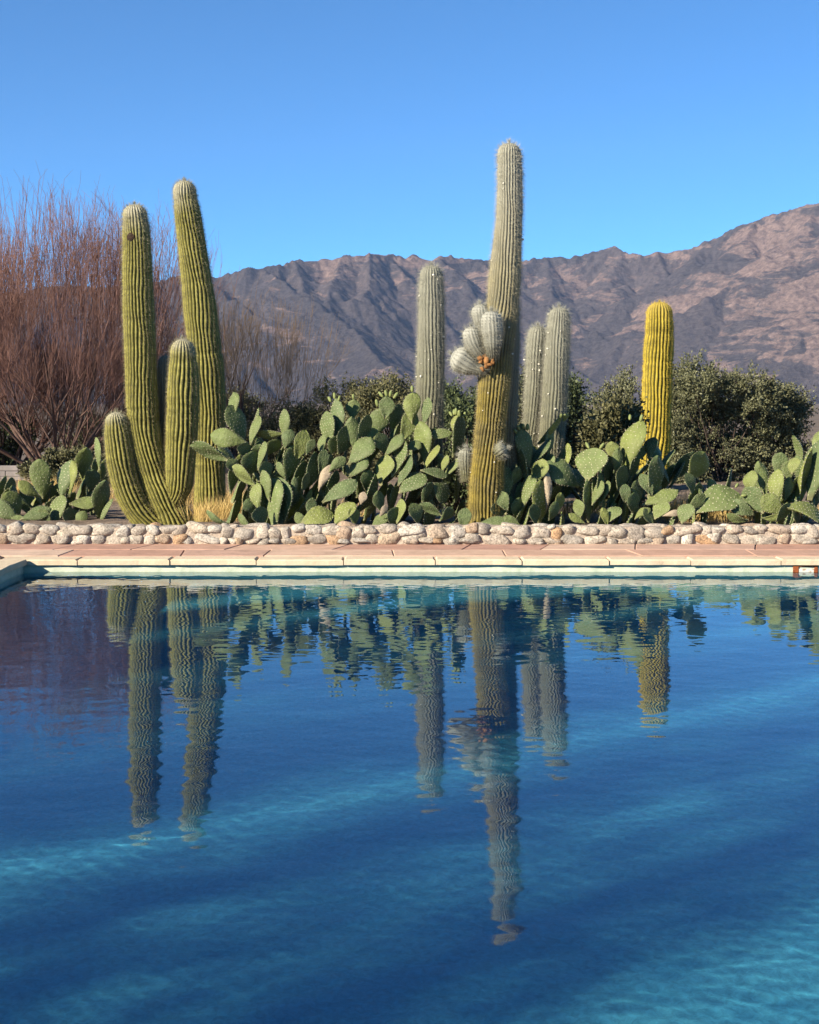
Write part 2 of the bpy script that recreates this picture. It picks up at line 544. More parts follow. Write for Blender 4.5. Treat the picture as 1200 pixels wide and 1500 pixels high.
def build_water():
    nx, ny = 560, 900
    x = np.linspace(PX0, PX1, nx)
    y = np.linspace(PY0, PY1, ny)
    X, Y = np.meshgrid(x, y)
    Z = np.zeros_like(X)
    rng = np.random.default_rng(5)
    for i in range(72):
        lam = 0.085 * (0.75 / 0.085) ** (rng.random() ** 1.25)
        th = rng.normal(math.pi / 2, 0.55)          # crests mostly across the view
        k = 2 * math.pi / lam
        slope = 0.0017 * rng.uniform(0.5, 1.3) * (0.55 if lam > 0.4 else 1.0)
        e = 0.55 + 0.45 * np.sin(X * rng.normal(0, 0.9) + Y * rng.normal(0, 1.3) + rng.random() * 6.28) * np.sin(X * rng.normal(0, 2) + Y * rng.normal(0, 2) + rng.random() * 6.28)
        Z += e * slope / k * np.sin(k * (X * math.cos(th) + Y * math.sin(th)) + rng.random() * 6.28)
    for i in range(44):                              # fine capillary ripple
        lam = rng.uniform(0.055, 0.13)
        th = rng.normal(math.pi / 2, 0.8)
        k = 2 * math.pi / lam
        e = 0.5 + 0.5 * np.sin(X * rng.normal(0, 1.6) + Y * rng.normal(0, 1.6) + rng.random() * 6.28)
        Z += e * 0.0014 / k * np.sin(k * (X * math.cos(th) + Y * math.sin(th)) + rng.random() * 6.28)
    V = np.stack([X, Y, Z], -1).reshape(-1, 3)
    i = np.arange((ny - 1) * nx).reshape(ny - 1, nx)[:, :-1].ravel()
    o = link_mesh('water', np_mesh('water', V, [np.stack([i, i + 1, i + nx + 1, i + nx], 1)]), M['water'])
    o.cycles.is_caustics_caster = True
    tag(o, kind='structure')
    return o


def bed_z(x, y):
    """Height of the planting bed: level with the wall at first, then falling away; lower on the left."""
    x, y = np.asarray(x, float), np.asarray(y, float)
    st = 16.2 + 0 * x - 1.6 * np.clip((-1.9 - x) / 0.8, 0, 1)
    f = np.clip((y - st) / 2.2, 0, 1)
    z = 0.20 - 0.29 * f * f * (3 - 2 * f)
    return z - 0.10 * np.clip((y - 30) / 2.5, 0, 1)


def build_ground():
    """Flat valley floor with an opening for the pool, then the raised planting bed."""
    hx0, hx1, hy0, hy1 = PX0 - 0.2, PX1 + 0.2, PY0 - 0.2, PY1 + 0.2
    xs, ys, z = [-2600, hx0, hx1, 2600], [-300, hy0, hy1, 3600], -0.14
    v = [(a, b, z) for b in ys for a in xs]
    f = [(r * 4 + c, r * 4 + c + 1, r * 4 + c + 5, r * 4 + c + 4) for r in range(3) for c in range(3) if not (r == 1 and c == 1)]
    me = bpy.data.meshes.new('ground')
    me.from_pydata(v, [], f)
    tag(link_mesh('ground', me, M['ground'], smooth=False), kind='structure')
    nx, ny = 200, 130
    x, y = np.linspace(-15, 15, nx), np.linspace(14.1, 33, ny)
    X, Y = np.meshgrid(x, y)
    Z = bed_z(X, Y)
    for s, a in ((1.9, .015), (4.3, .012)):
        Z += a * np.sin(X * s * 2.1 + 1.3 * s) * np.cos(Y * s * 1.7 + s)
    Z += RNG.normal(0, 0.008, Z.shape)
    V = np.stack([X, Y, Z], -1).reshape(-1, 3)
    i = np.arange((ny - 1) * nx).reshape(ny - 1, nx)[:, :-1].ravel()
    tag(link_mesh('planting_bed', np_mesh('planting_bed', V, [np.stack([i, i + 1, i + nx + 1, i + nx], 1)]), M['soil']), kind='structure')


# ------------------------------------------------------------------ mountains
def build_mountains():
    prof = [(-500, 470), (-200, 440), (0, 428), (100, 418), (200, 415), (300, 407), (360, 393), (430, 383), (470, 383), (500, 380), (540, 376),
            (570, 373), (600, 371), (640, 376), (700, 377), (760, 379), (800, 377), (845, 376), (870, 370), (900, 362), (915, 368),
            (940, 370), (985, 368), (1010, 360), (1040, 350), (1080, 332), (1110, 322), (1150, 312), (1180, 302), (1200, 295), (1300, 278), (1450, 262), (1700, 290)]
    rng = random.Random(23)
    x0, x1, y0, y1, st = -1250, 1350, 1950, 3420, 3.2
    xs, ys = np.arange(x0, x1, st), np.arange(y0, y1, st)
    X, Y = np.meshgrid(xs, ys)
    H = np.full(X.shape, -50.0, dtype=np.float32)
    C = np.zeros(X.shape, dtype=np.float32)
    X, Y = X.astype(np.float32), Y.astype(np.float32)

    def seg(a, b, k, crest=0.0):
        nonlocal H, C
        (ax, ay, az), (bx, by, bz) = a, b
        rad = max(az, bz, 20) / k + 10
        i0, i1 = np.searchsorted(xs, [min(ax, bx) - rad, max(ax, bx) + rad])
        j0, j1 = np.searchsorted(ys, [min(ay, by) - rad, max(ay, by) + rad])
        if i1 <= i0 or j1 <= j0: return
        sx, sy = X[j0:j1, i0:i1], Y[j0:j1, i0:i1]
        dx, dy = bx - ax, by - ay
        t = np.clip(((sx - ax) * dx + (sy - ay) * dy) / (dx * dx + dy * dy + 1e-6), 0, 1)
        d = np.hypot(sx - ax - t * dx, sy - ay - t * dy)
        h = az + (bz - az) * t - k * d
        s = H[j0:j1, i0:i1]
        m = h > s
        s[m] = h[m]
        C[j0:j1, i0:i1][m] = crest

    def spur(p, ang, length, drop_to, k, lvl, crest):
        """A ridge line running down from p, throwing off smaller ridges."""
        n = max(3, int(length / (70 if lvl == 0 else 40)))
        x, y, z = p
        zs = z
        for i in range(n):
            ang += rng.gauss(0, 0.16)
            ln = length / n
            f = (i + 1) / n
            nz = zs + (drop_to - zs) * (1 - (1 - f) ** 1.35) + rng.gauss(0, 2.0 if lvl == 0 else 1.0)
            nx, ny = x + math.cos(ang) * ln, y + math.sin(ang) * ln
            seg((x, y, z), (nx, ny, nz), k, crest * (1 - f))
            if lvl < 2:
                for sd in (-1, 1):
                    if rng.random() < (0.85 if lvl == 0 else 0.7):
                        l2 = length * rng.uniform(0.22, 0.42) * (1 - 0.4 * f)
                        zd = nz - l2 * rng.uniform(0.50, 0.66)
                        spur((nx, ny, nz - 1), ang + sd * rng.uniform(0.6, 1.15), l2, max(zd, -10), k * 1.12, lvl + 1, crest * (1 - f))
            x, y, z = nx, ny, nz

    pts = []
    for i in range(len(prof) - 1):
        (a, ya), (b, yb) = prof[i], prof[i + 1]
        n = max(1, int((b - a) / 22))
        for j in range(n):
            f = j / n
            pts.append((a + (b - a) * f, ya + (yb - ya) * f + (rng.gauss(0, 1.1) if j else 0)))
    crest = []
    for px, py in pts:
        d = 2950 - 140 * math.sin(px / 170.0) - 0.10 * max(0, px - 800) + rng.gauss(0, 12)
        q = P(px, py, d)
        crest.append((q.x, q.y, q.z))
    for i in range(len(crest) - 1):
        seg(crest[i], crest[i + 1], 1.15, 1.0)
    nxt = 0
    for i, p in enumerate(crest):
        if i >= nxt:                                  # a main spur down to the plain
            nxt = i + (rng.choice((2, 3, 3, 4)) if p[0] < 380 else rng.choice((1, 2, 2, 3)))
            spur(p, -math.pi / 2 + rng.gauss(0.20 if p[0] < 380 else -0.25, 0.30), rng.uniform(560, 860), 4, 0.66, 0, 1.0)
        else:                                         # a short rib under the crest
            spur(p, -math.pi / 2 + rng.gauss(0.1, 0.3), rng.uniform(90, 200), p[2] * rng.uniform(0.55, 0.75), 0.85, 1, 1.0)
    # roughness from octaves of value noise
    def vnoise(sz):
        gx, gy = int((x1 - x0) / sz) + 3, int((y1 - y0) / sz) + 3
        g = np.random.default_rng(int(sz)).standard_normal((gy, gx)).astype(np.float32)
        u, v = (X - x0) / sz, (Y - y0) / sz
        iu, iv = u.astype(int), v.astype(int)
        fu, fv = u - iu, v - iv
        fu, fv = fu * fu * (3 - 2 * fu), fv * fv * (3 - 2 * fv)
        return (g[iv, iu] * (1 - fu) + g[iv, iu + 1] * fu) * (1 - fv) + (g[iv + 1, iu] * (1 - fu) + g[iv + 1, iu + 1] * fu) * fv
    base = 34 * np.clip((Y - 2000) / 900, 0, 1) ** 1.5 - 3
    H = np.maximum(H, base)
    amp = np.clip((H - base) / 90, 0.12, 1)
    for sz, a in ((90, 3.0), (40, 2.6), (18, 2.2), (8, 1.6)):
        H = H + vnoise(sz) * a * amp
    H[0, :] = -4
    rock = np.clip(C * 0.58 + 0.30 * vnoise(150) + 0.25 * np.clip((X - 450) / 300, 0, 1) * np.clip((H - 120) / 120, 0, 1), 0, 1)
    V = np.stack([X, Y, H], -1).reshape(-1, 3)
    ny, nx = X.shape
    i = np.arange((ny - 1) * nx).reshape(ny - 1, nx)[:, :-1].ravel()
    me = np_mesh('mountains', V, [np.stack([i, i + 1, i + nx + 1, i + nx], 1)], {'rock': rock.ravel()})
    tag(link_mesh('mountains', me, M['mountain']), kind='structure')


build_pool()
water = build_water()
build_ground()
build_mountains()


# ------------------------------------------------------------------ stone wall and fence
def blob(rng, c, s, seed, sub_n=(18, 11), e=0.66, rough=0.10):
    """A rounded irregular stone: superellipsoid with smooth lumps. Returns verts, quads."""
    nu, nv = sub_n
    u = np.linspace(0, 2 * math.pi, nu, endpoint=False)
    v = np.linspace(-math.pi / 2 + 0.12, math.pi / 2 - 0.12, nv)
    U, Vv = np.meshgrid(u, v)
    pw = lambda a: np.sign(a) * np.abs(a) ** e
    D = np.stack([pw(np.cos(Vv)) * pw(np.cos(U)), pw(np.cos(Vv)) * pw(np.sin(U)), pw(np.sin(Vv))], -1)
    r = np.random.default_rng(seed)
    k = np.ones(U.shape)
    for _ in range(7):
        d = r.normal(size=3); d /= np.linalg.norm(d)
        k += rough * r.uniform(0.4, 1) * np.cos(r.uniform(1.2, 5.0) * (D @ d) + r.random() * 6.28) * 0.8
    for _ in range(5):                       # a few broken flat facets
        d = r.normal(size=3); d /= np.linalg.norm(d)
        q = (D @ d) * k
        k = np.where(q > 0.88, k * 0.88 / np.maximum(q, 1e-6), k) if rough > 0.08 else k
    D = D * k[..., None]
    a = r.normal(0, 0.20)
    X, Z = D[..., 0] * s[0], D[..., 2] * s[2]
    out = np.stack([X * math.cos(a) - Z * math.sin(a) + c[0], D[..., 1] * s[1] + c[1], X * math.sin(a) + Z * math.cos(a) + c[2]], -1).reshape(-1, 3)
    F = []
    for j in range(nv - 1):
        for i in range(nu):
            F.append((j * nu + i, j * nu + (i + 1) % nu, (j + 1) * nu + (i + 1) % nu, (j + 1) * nu + i))
    return out, np.array(F), np.array([list(range(nu - 1, -1, -1)), [(nv - 1) * nu + i for i in range(nu)]])


def build_stone_wall():
    w = empty('stone_wall', (0, 14.1, DECK))
    tag(w, 'low wall of rounded pale river stones along the far side of the pool', 'wall')
    rng = random.Random(9)
    core = MB()
    core.box(-8.5, 9.5, 13.982, 14.27, 0.0, 0.284)
    VV, FF, CC = [], [], []
    n = 0

    def add(x, z, wd, ht, y=14.0, dp=0.052):
        nonlocal n
        v, f, c = blob(rng, (x, y, z), (wd * .52, dp, ht * .53), rng.randrange(10 ** 6))
        VV.append(v); FF.append(f + n); CC.append(c + n)
        n += len(v)
    x = -8.4
    while x < 9.4:
        two = rng.random() < (0.8 if x < -1.75 else 0.14)
        if two:
            for z, h in ((0.162, 0.105), (0.257, 0.092)):
                xx = x + rng.uniform(-0.05, 0.02)
                while xx < x + 0.42:
                    wd = rng.uniform(0.12, 0.26)
                    add(xx + wd / 2, z + rng.uniform(-.012, .012), wd + 0.008, h * rng.uniform(0.9, 1.15))
                    xx += wd
            x = x + 0.44
        else:
            wd = rng.choice((rng.uniform(0.09, 0.14), rng.uniform(0.13, 0.20), rng.uniform(0.18, 0.27)))
            add(x + wd / 2, 0.230 + rng.uniform(-.012, .010), wd + 0.006, rng.uniform(0.115, 0.145))
            xx = x
            while xx < x + wd - 0.02:
                w2 = rng.uniform(0.08, 0.2)
                add(xx + w2 / 2, 0.142 + rng.uniform(-.01, .012), w2, rng.uniform(0.05, 0.085), 14.0, 0.07)
                xx += w2
            if rng.random() < 0.45:
                add(x + wd, 0.284, rng.uniform(0.07, 0.14), 0.05, 14.02, 0.05)
            x += wd
    # stones on the back of the crest
    x = -8.4
    while x < 9.4:
        wd = rng.uniform(0.16, 0.34)
        add(x + wd / 2, 0.232, wd, 0.125, 14.2, 0.09)
        x += wd
    me = np_mesh('stones', np.concatenate(VV), [np.concatenate(FF), np.concatenate(CC)])
    link_mesh('stones', me, M['stone'], w)
    core.build('mortar_core', M['mortar'], w)


def build_block_wall():
    rng = random.Random(4)
    f = empty('block_wall', (-13, 29.6, -0.14))
    tag(f, 'low grey block wall far behind the cactus bed', 'wall')
    mb = MB()
    for r in range(3):
        x = -19.0 + (0.2 if r % 2 else 0)
        while x < -7.9:
            w = rng.uniform(0.38, 0.46)
            j = rng.uniform(-.012, .012)
            mb.box(x, x + w - 0.012, 29.55 + j, 29.80 + j, -0.13 + r * 0.115, -0.13 + r * 0.115 + 0.108 + rng.uniform(-.006, .004))
            x += w
    mb.build('blocks', M['fence'], f, bevel=0.008)
    c = MB()
    c.box(-19, -7.95, 29.585, 29.77, -0.2, 0.19)
    c.build('mortar_core', M['mortar'], f)


def build_skimmer():
    q = empty('skimmer', (3.53, PY1, 0.0))
    tag(q, 'rust stained iron skimmer opening in the pool wall under the coping', 'skimmer')
    y = PY1
    a = MB()
    a.box(3.41, 3.46, y - 0.012, y - 0.002, -0.1, 0.06)
    a.box(3.60, 3.63, y - 0.012, y - 0.002, -0.1, 0.06)
    a.box(3.46, 3.60, y - 0.011, y - 0.002, 0.045, 0.06)
    a.build('frame', M['rust'], q, bevel=0.003)
    b = MB()
    b.box(3.462, 3.598, y - 0.007, y - 0.0015, -0.1, 0.028)
    b.build('flap', M['white'], q, bevel=0.003)


build_stone_wall()
build_block_wall()
build_skimmer()


# ------------------------------------------------------------------ columnar cacti
def resample(pts, rad, step):
    pts = [np.array(p, float) for p in pts]
    out, r = [], []
    for i in range(len(pts) - 1):
        p0, p1, p2, p3 = pts[max(i - 1, 0)], pts[i], pts[i + 1], pts[min(i + 2, len(pts) - 1)]
        n = max(1, int(np.linalg.norm(p2 - p1) / step))
        for j in range(n):
            t = j / n
            out.append(0.5 * (2 * p1 + (p2 - p0) * t + (2 * p0 - 5 * p1 + 4 * p2 - p3) * t * t + (3 * p1 - p0 - 3 * p2 + p3) * t ** 3))
            s = t * t * (3 - 2 * t)
            r.append(rad[i] * (1 - s) + rad[i + 1] * s)
    out.append(pts[-1]); r.append(rad[-1])
    return np.array(out), np.array(r)


def ribbed(path, rad, nrib, amp, rng, dome=1.0, step=0.022, wob=0.03):
    """Ribbed round-topped column along a path. Returns verts, quads, tip fan, rib, ht, crest points and normals."""
    c, r = resample(path, rad, step)
    d = np.gradient(c, axis=0)
    d /= np.linalg.norm(d, axis=1, keepdims=True)
    s = np.concatenate([[0], np.cumsum(np.linalg.norm(np.diff(c, axis=0), axis=1))])
    L = s[-1]
    # rounded tip over the last radius
    rt = r[-1] * dome
    e = np.clip((L - s) / rt, 0, 1)
    r = r * np.sqrt(np.clip(1 - (1 - e) ** 2.3, 0.0, 1)) + 0.002
    ph = [rng.random() * 6.28 for _ in range(6)]
    for _ in range(int(L * 2.2) + 1):             # growth pinches
        r = r * (1 - rng.uniform(0.01, 0.055) * np.exp(-((s - rng.uniform(0, L)) / rng.uniform(0.02, 0.05)) ** 2))
    r = r * (1 + wob * np.sin(s * 5.1 + ph[0]) + wob * 0.7 * np.sin(s * 11.3 + ph[1]))
    per = 6
    m = nrib * per
    th = np.linspace(0, 2 * math.pi, m, endpoint=False)
    prof = np.abs(np.cos(th * nrib / 2))           # 1 on the crest, 0 in the furrow
    prof = prof ** 0.8
    n = len(c)
    a = np.cross(d, [0, 1.0, 0]); a /= np.linalg.norm(a, axis=1, keepdims=True)
    b = np.cross(d, a)
    tw = 0.10 * np.sin(s * 1.7 + ph[2]) + 0.05 * np.sin(s * 4.3 + ph[3])
    T = th[None, :] + tw[:, None] + 0.025 * np.sin(s[:, None] * 8 + th[None, :] * 3 + ph[4]) + 0.015 * np.sin(s[:, None] * 19 + th[None, :] * 5)
    rr = r[:, None] * (1 - amp + amp * prof[None, :]) * (1 + 0.022 * np.sin(2 * th[None, :] + s[:, None] * 2.2 + ph[5]))
    # areole notches along each crest
    rr = rr * (1 + 0.018 * prof[None, :] * np.sin(s[:, None] * 2 * math.pi / 0.05 + np.floor(th[None, :] * nrib / 6.2832) * 2.1))
    N = a[:, None, :] * np.cos(T)[..., None] + b[:, None, :] * np.sin(T)[..., None]
    V = c[:, None, :] + N * rr[..., None]
    i = np.arange((n - 1) * m).reshape(n - 1, m)
    F = np.stack([i, np.roll(i, -1, 1), np.roll(i, -1, 1) + m, i + m], -1).reshape(-1, 4)
    rib = np.broadcast_to(prof, (n, m)).ravel()
    ht = np.repeat(np.clip(1 - (L - s) / max(L, 1e-6), 0, 1), m)
    cap = np.array([[(n - 1) * m + k for k in range(m)]])
    ci = np.arange(0, m, per)
    slope = np.gradient(rr[:, ci], axis=0) / (np.gradient(s)[:, None] + 1e-9)
    nn = N[:, ci] - d[:, None, :] * np.clip(slope, -3, 3)[..., None]
    nn /= np.linalg.norm(nn, axis=2, keepdims=True)
    return V.reshape(-1, 3), F, cap, rib, ht, V[:, ci], nn, s, L, d


def spines_for(cp, cn, s, L, d, rng, gap, per, length, width, wool, droop=0.35):
    """Thin spine blades from the areoles on the rib crests; denser, longer, softer towards the tip."""
    nr = np.random.default_rng(rng.randrange(10 ** 6))
    n, k = cp.shape[:2]
    st = max(1, int(gap / (L / n)))
    rows = np.arange(0, n, st)
    base = cp[rows].reshape(-1, 3)
    nor = cn[rows].reshape(-1, 3)
    ax = np.repeat(d[rows], k, 0)
    h = np.repeat(s[rows] / L, k)
    base = np.repeat(base, per, 0); nor = np.repeat(nor, per, 0); ax = np.repeat(ax, per, 0); h = np.repeat(h, per)
    tip = np.clip((s[-1] - np.repeat(np.repeat(s[rows], k), per)) / 0.12, 0, 1)
    base = base + ax * nr.normal(0, gap * 0.3, (len(base), 1))
    dirn = nor + nr.normal(0, 0.42, nor.shape) - ax * (droop * tip)[:, None]
    dirn /= np.linalg.norm(dirn, axis=1, keepdims=True)
    ln = length * nr.uniform(0.5, 1.25, len(base)) * (1 + wool * h ** 2)
    side = np.cross(dirn, nr.normal(size=dirn.shape)); side /= np.linalg.norm(side, axis=1, keepdims=True)
    m = len(base)
    V = np.stack([base - side * width * .5 - nor * .003, base + side * width * .5 - nor * .003, base + dirn * ln[:, None]], 1).reshape(-1, 3)
    F = np.arange(m * 3).reshape(-1, 3)
    return V, F, np.repeat(h, 3)


def cactus_part(name, parent, Y, pts, nrib, amp, mat, smat, rng, gap=0.03, per=4, length=0.035, width=0.0022, wool=0.4, dome=1.0, wob=0.02, droop=0.35, scars=None):
    """pts: (px, py, width px[, dY])."""
    path = [P(p[0], p[1], Y + (p[3] if len(p) > 3 else 0)) for p in pts]
    rad = [p[2] * 0.5 * (Y + (p[3] if len(p) > 3 else 0)) / FPX for p in pts]
    V, F, cap, rib, ht, cp, cn, s, L, d = ribbed(path, rad, nrib, amp, rng, dome, wob=wob)
    o = link_mesh(name, np_mesh(name, V, [F, cap], {'rib': rib, 'ht': ht}), mat, parent)
    sv, sf, sh = spines_for(cp, cn, s, L, d, rng, gap, per, length, width, wool, droop)
    fs, mi = [sf], np.zeros(len(sf), int)
    if scars:
        tv, tf = tufts(cp, cn, rng, *scars)
        fs.append(tf + len(sv))
        mi = np.concatenate([mi, np.ones(len(tf), int)])
        sv, sh = np.concatenate([sv, tv]), np.concatenate([sh, np.ones(len(tv))])
    link_mesh('spines', np_mesh('spines', sv, fs, {'ht': sh}, mi), [smat, M['tuft']], o, smooth=False)
    return o, cp, cn


def tufts(cp, cn, rng, count, lo, hi, size):
    """Small white woolly flower scars scattered over a stem."""
    V, F, n = [], [], 0
    rows = cp.shape[0]
    for _ in range(count):
        i, j = int((rows - 1) * rng.uniform(lo, hi)), rng.randrange(cp.shape[1])
        z = size * rng.choice((0.6, 0.8, 1.0, 1.0, 1.5))
        v, f, c = blob(rng, cp[i, j] + cn[i, j] * z * 0.4 + np.array([rng.uniform(-.012, .012), 0, rng.uniform(-.02, .02)]), (z * rng.uniform(.7, 1.5), z, z * rng.uniform(.6, 1.2)), rng.randrange(10 ** 6), (6, 4), 1.0, 0.06)
        V.append(v); F.append(f + n); n += len(v)
    return np.concatenate(V), np.concatenate(F)


def holes(parent_part, spots, Y):
    """Dark bird-pecked scars standing just in the skin, each a piece of its own."""
    rng = random.Random(2)
    for px, py, r, dy in spots:
        c = P(px, py, Y + dy)
        rr = r * Y / FPX
        v, f, k = blob(rng, c, (rr, rr * 0.22, rr), rng.randrange(10 ** 6), (10, 6), 1.0, 0.07)
        link_mesh('scar', np_mesh('scar', v, [f, k]), M['scar'], parent_part)


CG = 'tall columnar cacti behind the stone wall'


def build_cacti():
    rng = random.Random(31)
    g, sg = M['green'], M['sp_green']
    # left clump: curved main stem with three arms
    Y = 17.5
    a = empty('columnar_cactus', P(255, 770, Y))
    tag(a, 'green branching column cactus with curved trunk and stout arms, dark hole near its tip', 'cactus', CG)
    o, cp, cn = cactus_part('stem', a, Y, [(266, 790, 56), (257, 768, 54), (238, 725, 50), (224, 690, 47), (213, 640, 47), (208, 580, 47), (205, 500, 45), (202, 420, 43), (200, 350, 39), (198, 318, 35), (197, 299, 30)],
                            26, 0.125, g, sg, rng, wob=0.012, per=6, gap=0.025)
    holes(o, [(192, 347, 6, -0.155)], Y)
    cactus_part('arm', a, Y, [(248, 790, 40, -.02), (226, 772, 42, -.05), (202, 745, 42, -.08), (187, 715, 42, -.10), (178, 680, 42, -.1), (173, 640, 39, -.1), (171, 618, 33, -.1), (170, 603, 24, -.1)],
                22, 0.14, g, sg, rng, wob=0.01, per=6, gap=0.025)
    cactus_part('arm', a, Y, [(250, 742, 26, -.04), (259, 725, 30, -.08), (263, 705, 40, -.1), (265, 660, 45, -.1), (268, 600, 48, -.1), (269, 550, 45, -.1), (268, 518, 37, -.1), (267, 496, 26, -.1)],
                22, 0.14, g, sg, rng, wob=0.01, per=6, gap=0.025)
    cactus_part('arm', a, Y, [(240, 740, 22, .2), (241, 660, 28, .25), (243, 600, 28, .25), (243, 550, 26, .25), (243, 520, 18, .25)],
                16, 0.17, M['grey'], M['sp_grey'], rng, wob=0.01)
    # second, unbranched, leaning slightly left
    Y = 18.7
    a = empty('columnar_cactus', P(307, 768, Y))
    tag(a, 'unbranched green column cactus leaning left, pitted with small dark marks', 'cactus', CG)
    o, cp, cn = cactus_part('stem', a, Y, [(307, 792, 45), (307, 750, 45), (308, 690, 45), (308, 620, 46), (303, 540, 49), (294, 460, 46), (284, 380, 42), (276, 320, 38), (271, 285, 33), (270, 264, 27)],
                            26, 0.125, g, sg, rng, wob=0.012, per=6, gap=0.025)
    holes(o, [(266, 360, 3.4, -0.08), (276, 431, 3.6, -0.13), (282, 445, 2.8, -0.16), (286, 484, 2.6, -.175), (283, 502, 2.4, -.14)], Y)
    # centre: grey hairy column on the left
    gr, sgr = M['grey'], M['sp_grey']
    kw = dict(gap=0.020, per=11, length=0.040, width=0.0013, wool=0.5, droop=0.5)
    Y = 16.0
    a = empty('columnar_cactus', P(628, 740, Y))
    tag(a, 'straight grey woolly column cactus rising from the middle of the prickly pears', 'cactus', CG)
    o, cp, cn = cactus_part('stem', a, Y, [(627, 745, 40), (628, 650, 40), (630, 560, 39), (632, 480, 38), (632, 430, 37), (632, 405, 34), (632, 388, 28)], 24, 0.10, gr, sgr, rng, wob=0.012, **kw, scars=(34, 0.35, 0.98, 0.008))
    # centre: the tallest, with a cluster of arms half way up
    Y = 14.85
    a = empty('columnar_cactus', P(712, 752, Y))
    tag(a, 'tallest cactus of all, golden ribbed trunk with a cluster of woolly arms half way up', 'cactus', CG)
    o, cp, cn = cactus_part('stem', a, Y, [(710, 775, 52), (711, 745, 51), (714, 690, 48), (718, 640, 46), (723, 575, 45), (729, 515, 45), (736, 450, 46), (740, 400, 44), (743, 360, 41), (746, 322, 38), (747, 290, 38), (747, 250, 36), (746, 225, 33), (746, 209, 29)],
                            28, 0.13, M['golden'], M['sp_golden'], rng, gap=0.022, per=8, length=0.034, width=0.0014, wool=0.7, wob=0.022, droop=0.45, scars=(60, 0.05, 0.97, 0.007))
    kb = dict(gap=0.010, per=14, length=0.040, width=0.0012, wool=0.5, droop=0.25, wob=0.01)
    for pts in ([(716, 522, 9, -.10), (711, 500, 9, -.05), (707, 482, 11, -.02), (705, 470, 24, 0), (704, 458, 27, 0), (703, 445, 20, 0)],
                [(722, 524, 11, -.20), (722, 514, 17, -.27), (722, 502, 27, -.29), (721, 485, 31, -.29), (720, 470, 30, -.29), (720, 455, 24, -.29)],
                [(716, 527, 9, -.16), (709, 520, 13, -.18), (701, 514, 20, -.18), (695, 503, 27, -.18), (691, 490, 26, -.18), (690, 478, 20, -.18)],
                [(720, 540, 13, -.10), (709, 540, 17, -.12), (699, 540, 18, -.12), (687, 534, 31, -.10), (675, 526, 38, -.08), (662, 518, 30, -.08)]):
        q, c2, n2 = cactus_part('arm', a, Y, pts, 18, 0.05, M['woolly'], sgr, rng, **kb)
    q, c2, n2 = cactus_part('arm', a, Y, [(728, 664, 16, -.2), (733, 661, 24, -.22), (738, 658, 24, -.24), (743, 656, 18, -.25)], 14, 0.10, gr, sgr, rng, **kb)
    v, f, n = [], [], 0
    for i in range(16):
        b_, ff, cc = blob(rng, P(715 + rng.uniform(-11, 9), 531 + rng.uniform(-11, 11), Y - 0.22 + rng.uniform(-.03, .02)), (0.030 * rng.uniform(.4, 1.2), 0.03, 0.030 * rng.uniform(.5, 1.6)), rng.randrange(10 ** 6), (12, 8), 0.9, 0.22)
        v.append(b_); f.append(ff + n); n += len(b_)
    link_mesh('dry_base', np_mesh('dry_base', np.concatenate(v), [np.concatenate(f)]), M['dry'], a)
    # column close behind the tallest
    Y = 15.1
    a = empty('columnar_cactus', P(748, 750, Y))
    tag(a, 'slender grey column cactus half hidden close behind the tallest trunk', 'cactus', CG)
    cactus_part('stem', a, Y, [(738, 745, 30), (740, 660, 30), (743, 580, 31), (746, 500, 30), (747, 450, 26), (747, 425, 18)], 20, 0.10, gr, sgr, rng, wob=0.012, **kw)
    # pair to the right
    Y = 15.9
    a = empty('columnar_cactus', P(777, 700, Y + .15))
    tag(a, 'smaller left column of the grey woolly pair beside the tallest cactus', 'cactus', CG)
    o, cp, cn = cactus_part('stem', a, Y + .15, [(768, 740, 22), (774, 670, 23), (779, 620, 25), (783, 560, 28), (785, 520, 28), (787, 495, 27), (788, 477, 21)], 20, 0.10, gr, sgr, rng, wob=0.012, **kw, scars=(22, 0.3, 0.97, 0.008))
    a = empty('columnar_cactus', P(803, 700, Y))
    tag(a, 'taller and thicker right column of the grey woolly pair beside the tallest cactus', 'cactus', CG)
    o, cp, cn = cactus_part('stem', a, Y, [(797, 745, 38), (803, 680, 38), (809, 630, 37), (813, 570, 36), (816, 520, 35), (818, 480, 33), (819, 463, 29), (819, 449, 23)], 24, 0.10, gr, sgr, rng, wob=0.012, **kw, scars=(34, 0.3, 0.97, 0.008))
    # yellow
    Y = 19.0
    a = empty('columnar_cactus', P(958, 690, Y))
    tag(a, 'short bright yellow column cactus standing alone on the right', 'cactus', CG)
    cactus_part('stem', a, Y, [(958, 705, 44), (960, 650, 44), (962, 590, 43), (964, 530, 42), (966, 490, 41), (966, 462, 37), (966, 442, 31)], 24, 0.14, M['yellow'], M['sp_yellow'], rng, gap=0.022, per=6, length=0.03, width=0.002, wool=0.1, wob=0.01)
    # round seedling left of the tall one
    Y = 15.0
    a = empty('round_cactus', P(683, 690, Y))
    tag(a, 'small round grey cactus left of the foot of the tallest cactus', 'cactus')
    cactus_part('stem', a, Y, [(684, 705, 16), (683, 690, 18), (682, 675, 21), (682, 664, 21), (682, 656, 16)], 16, 0.10, gr, sgr, rng, **kb)


build_cacti()


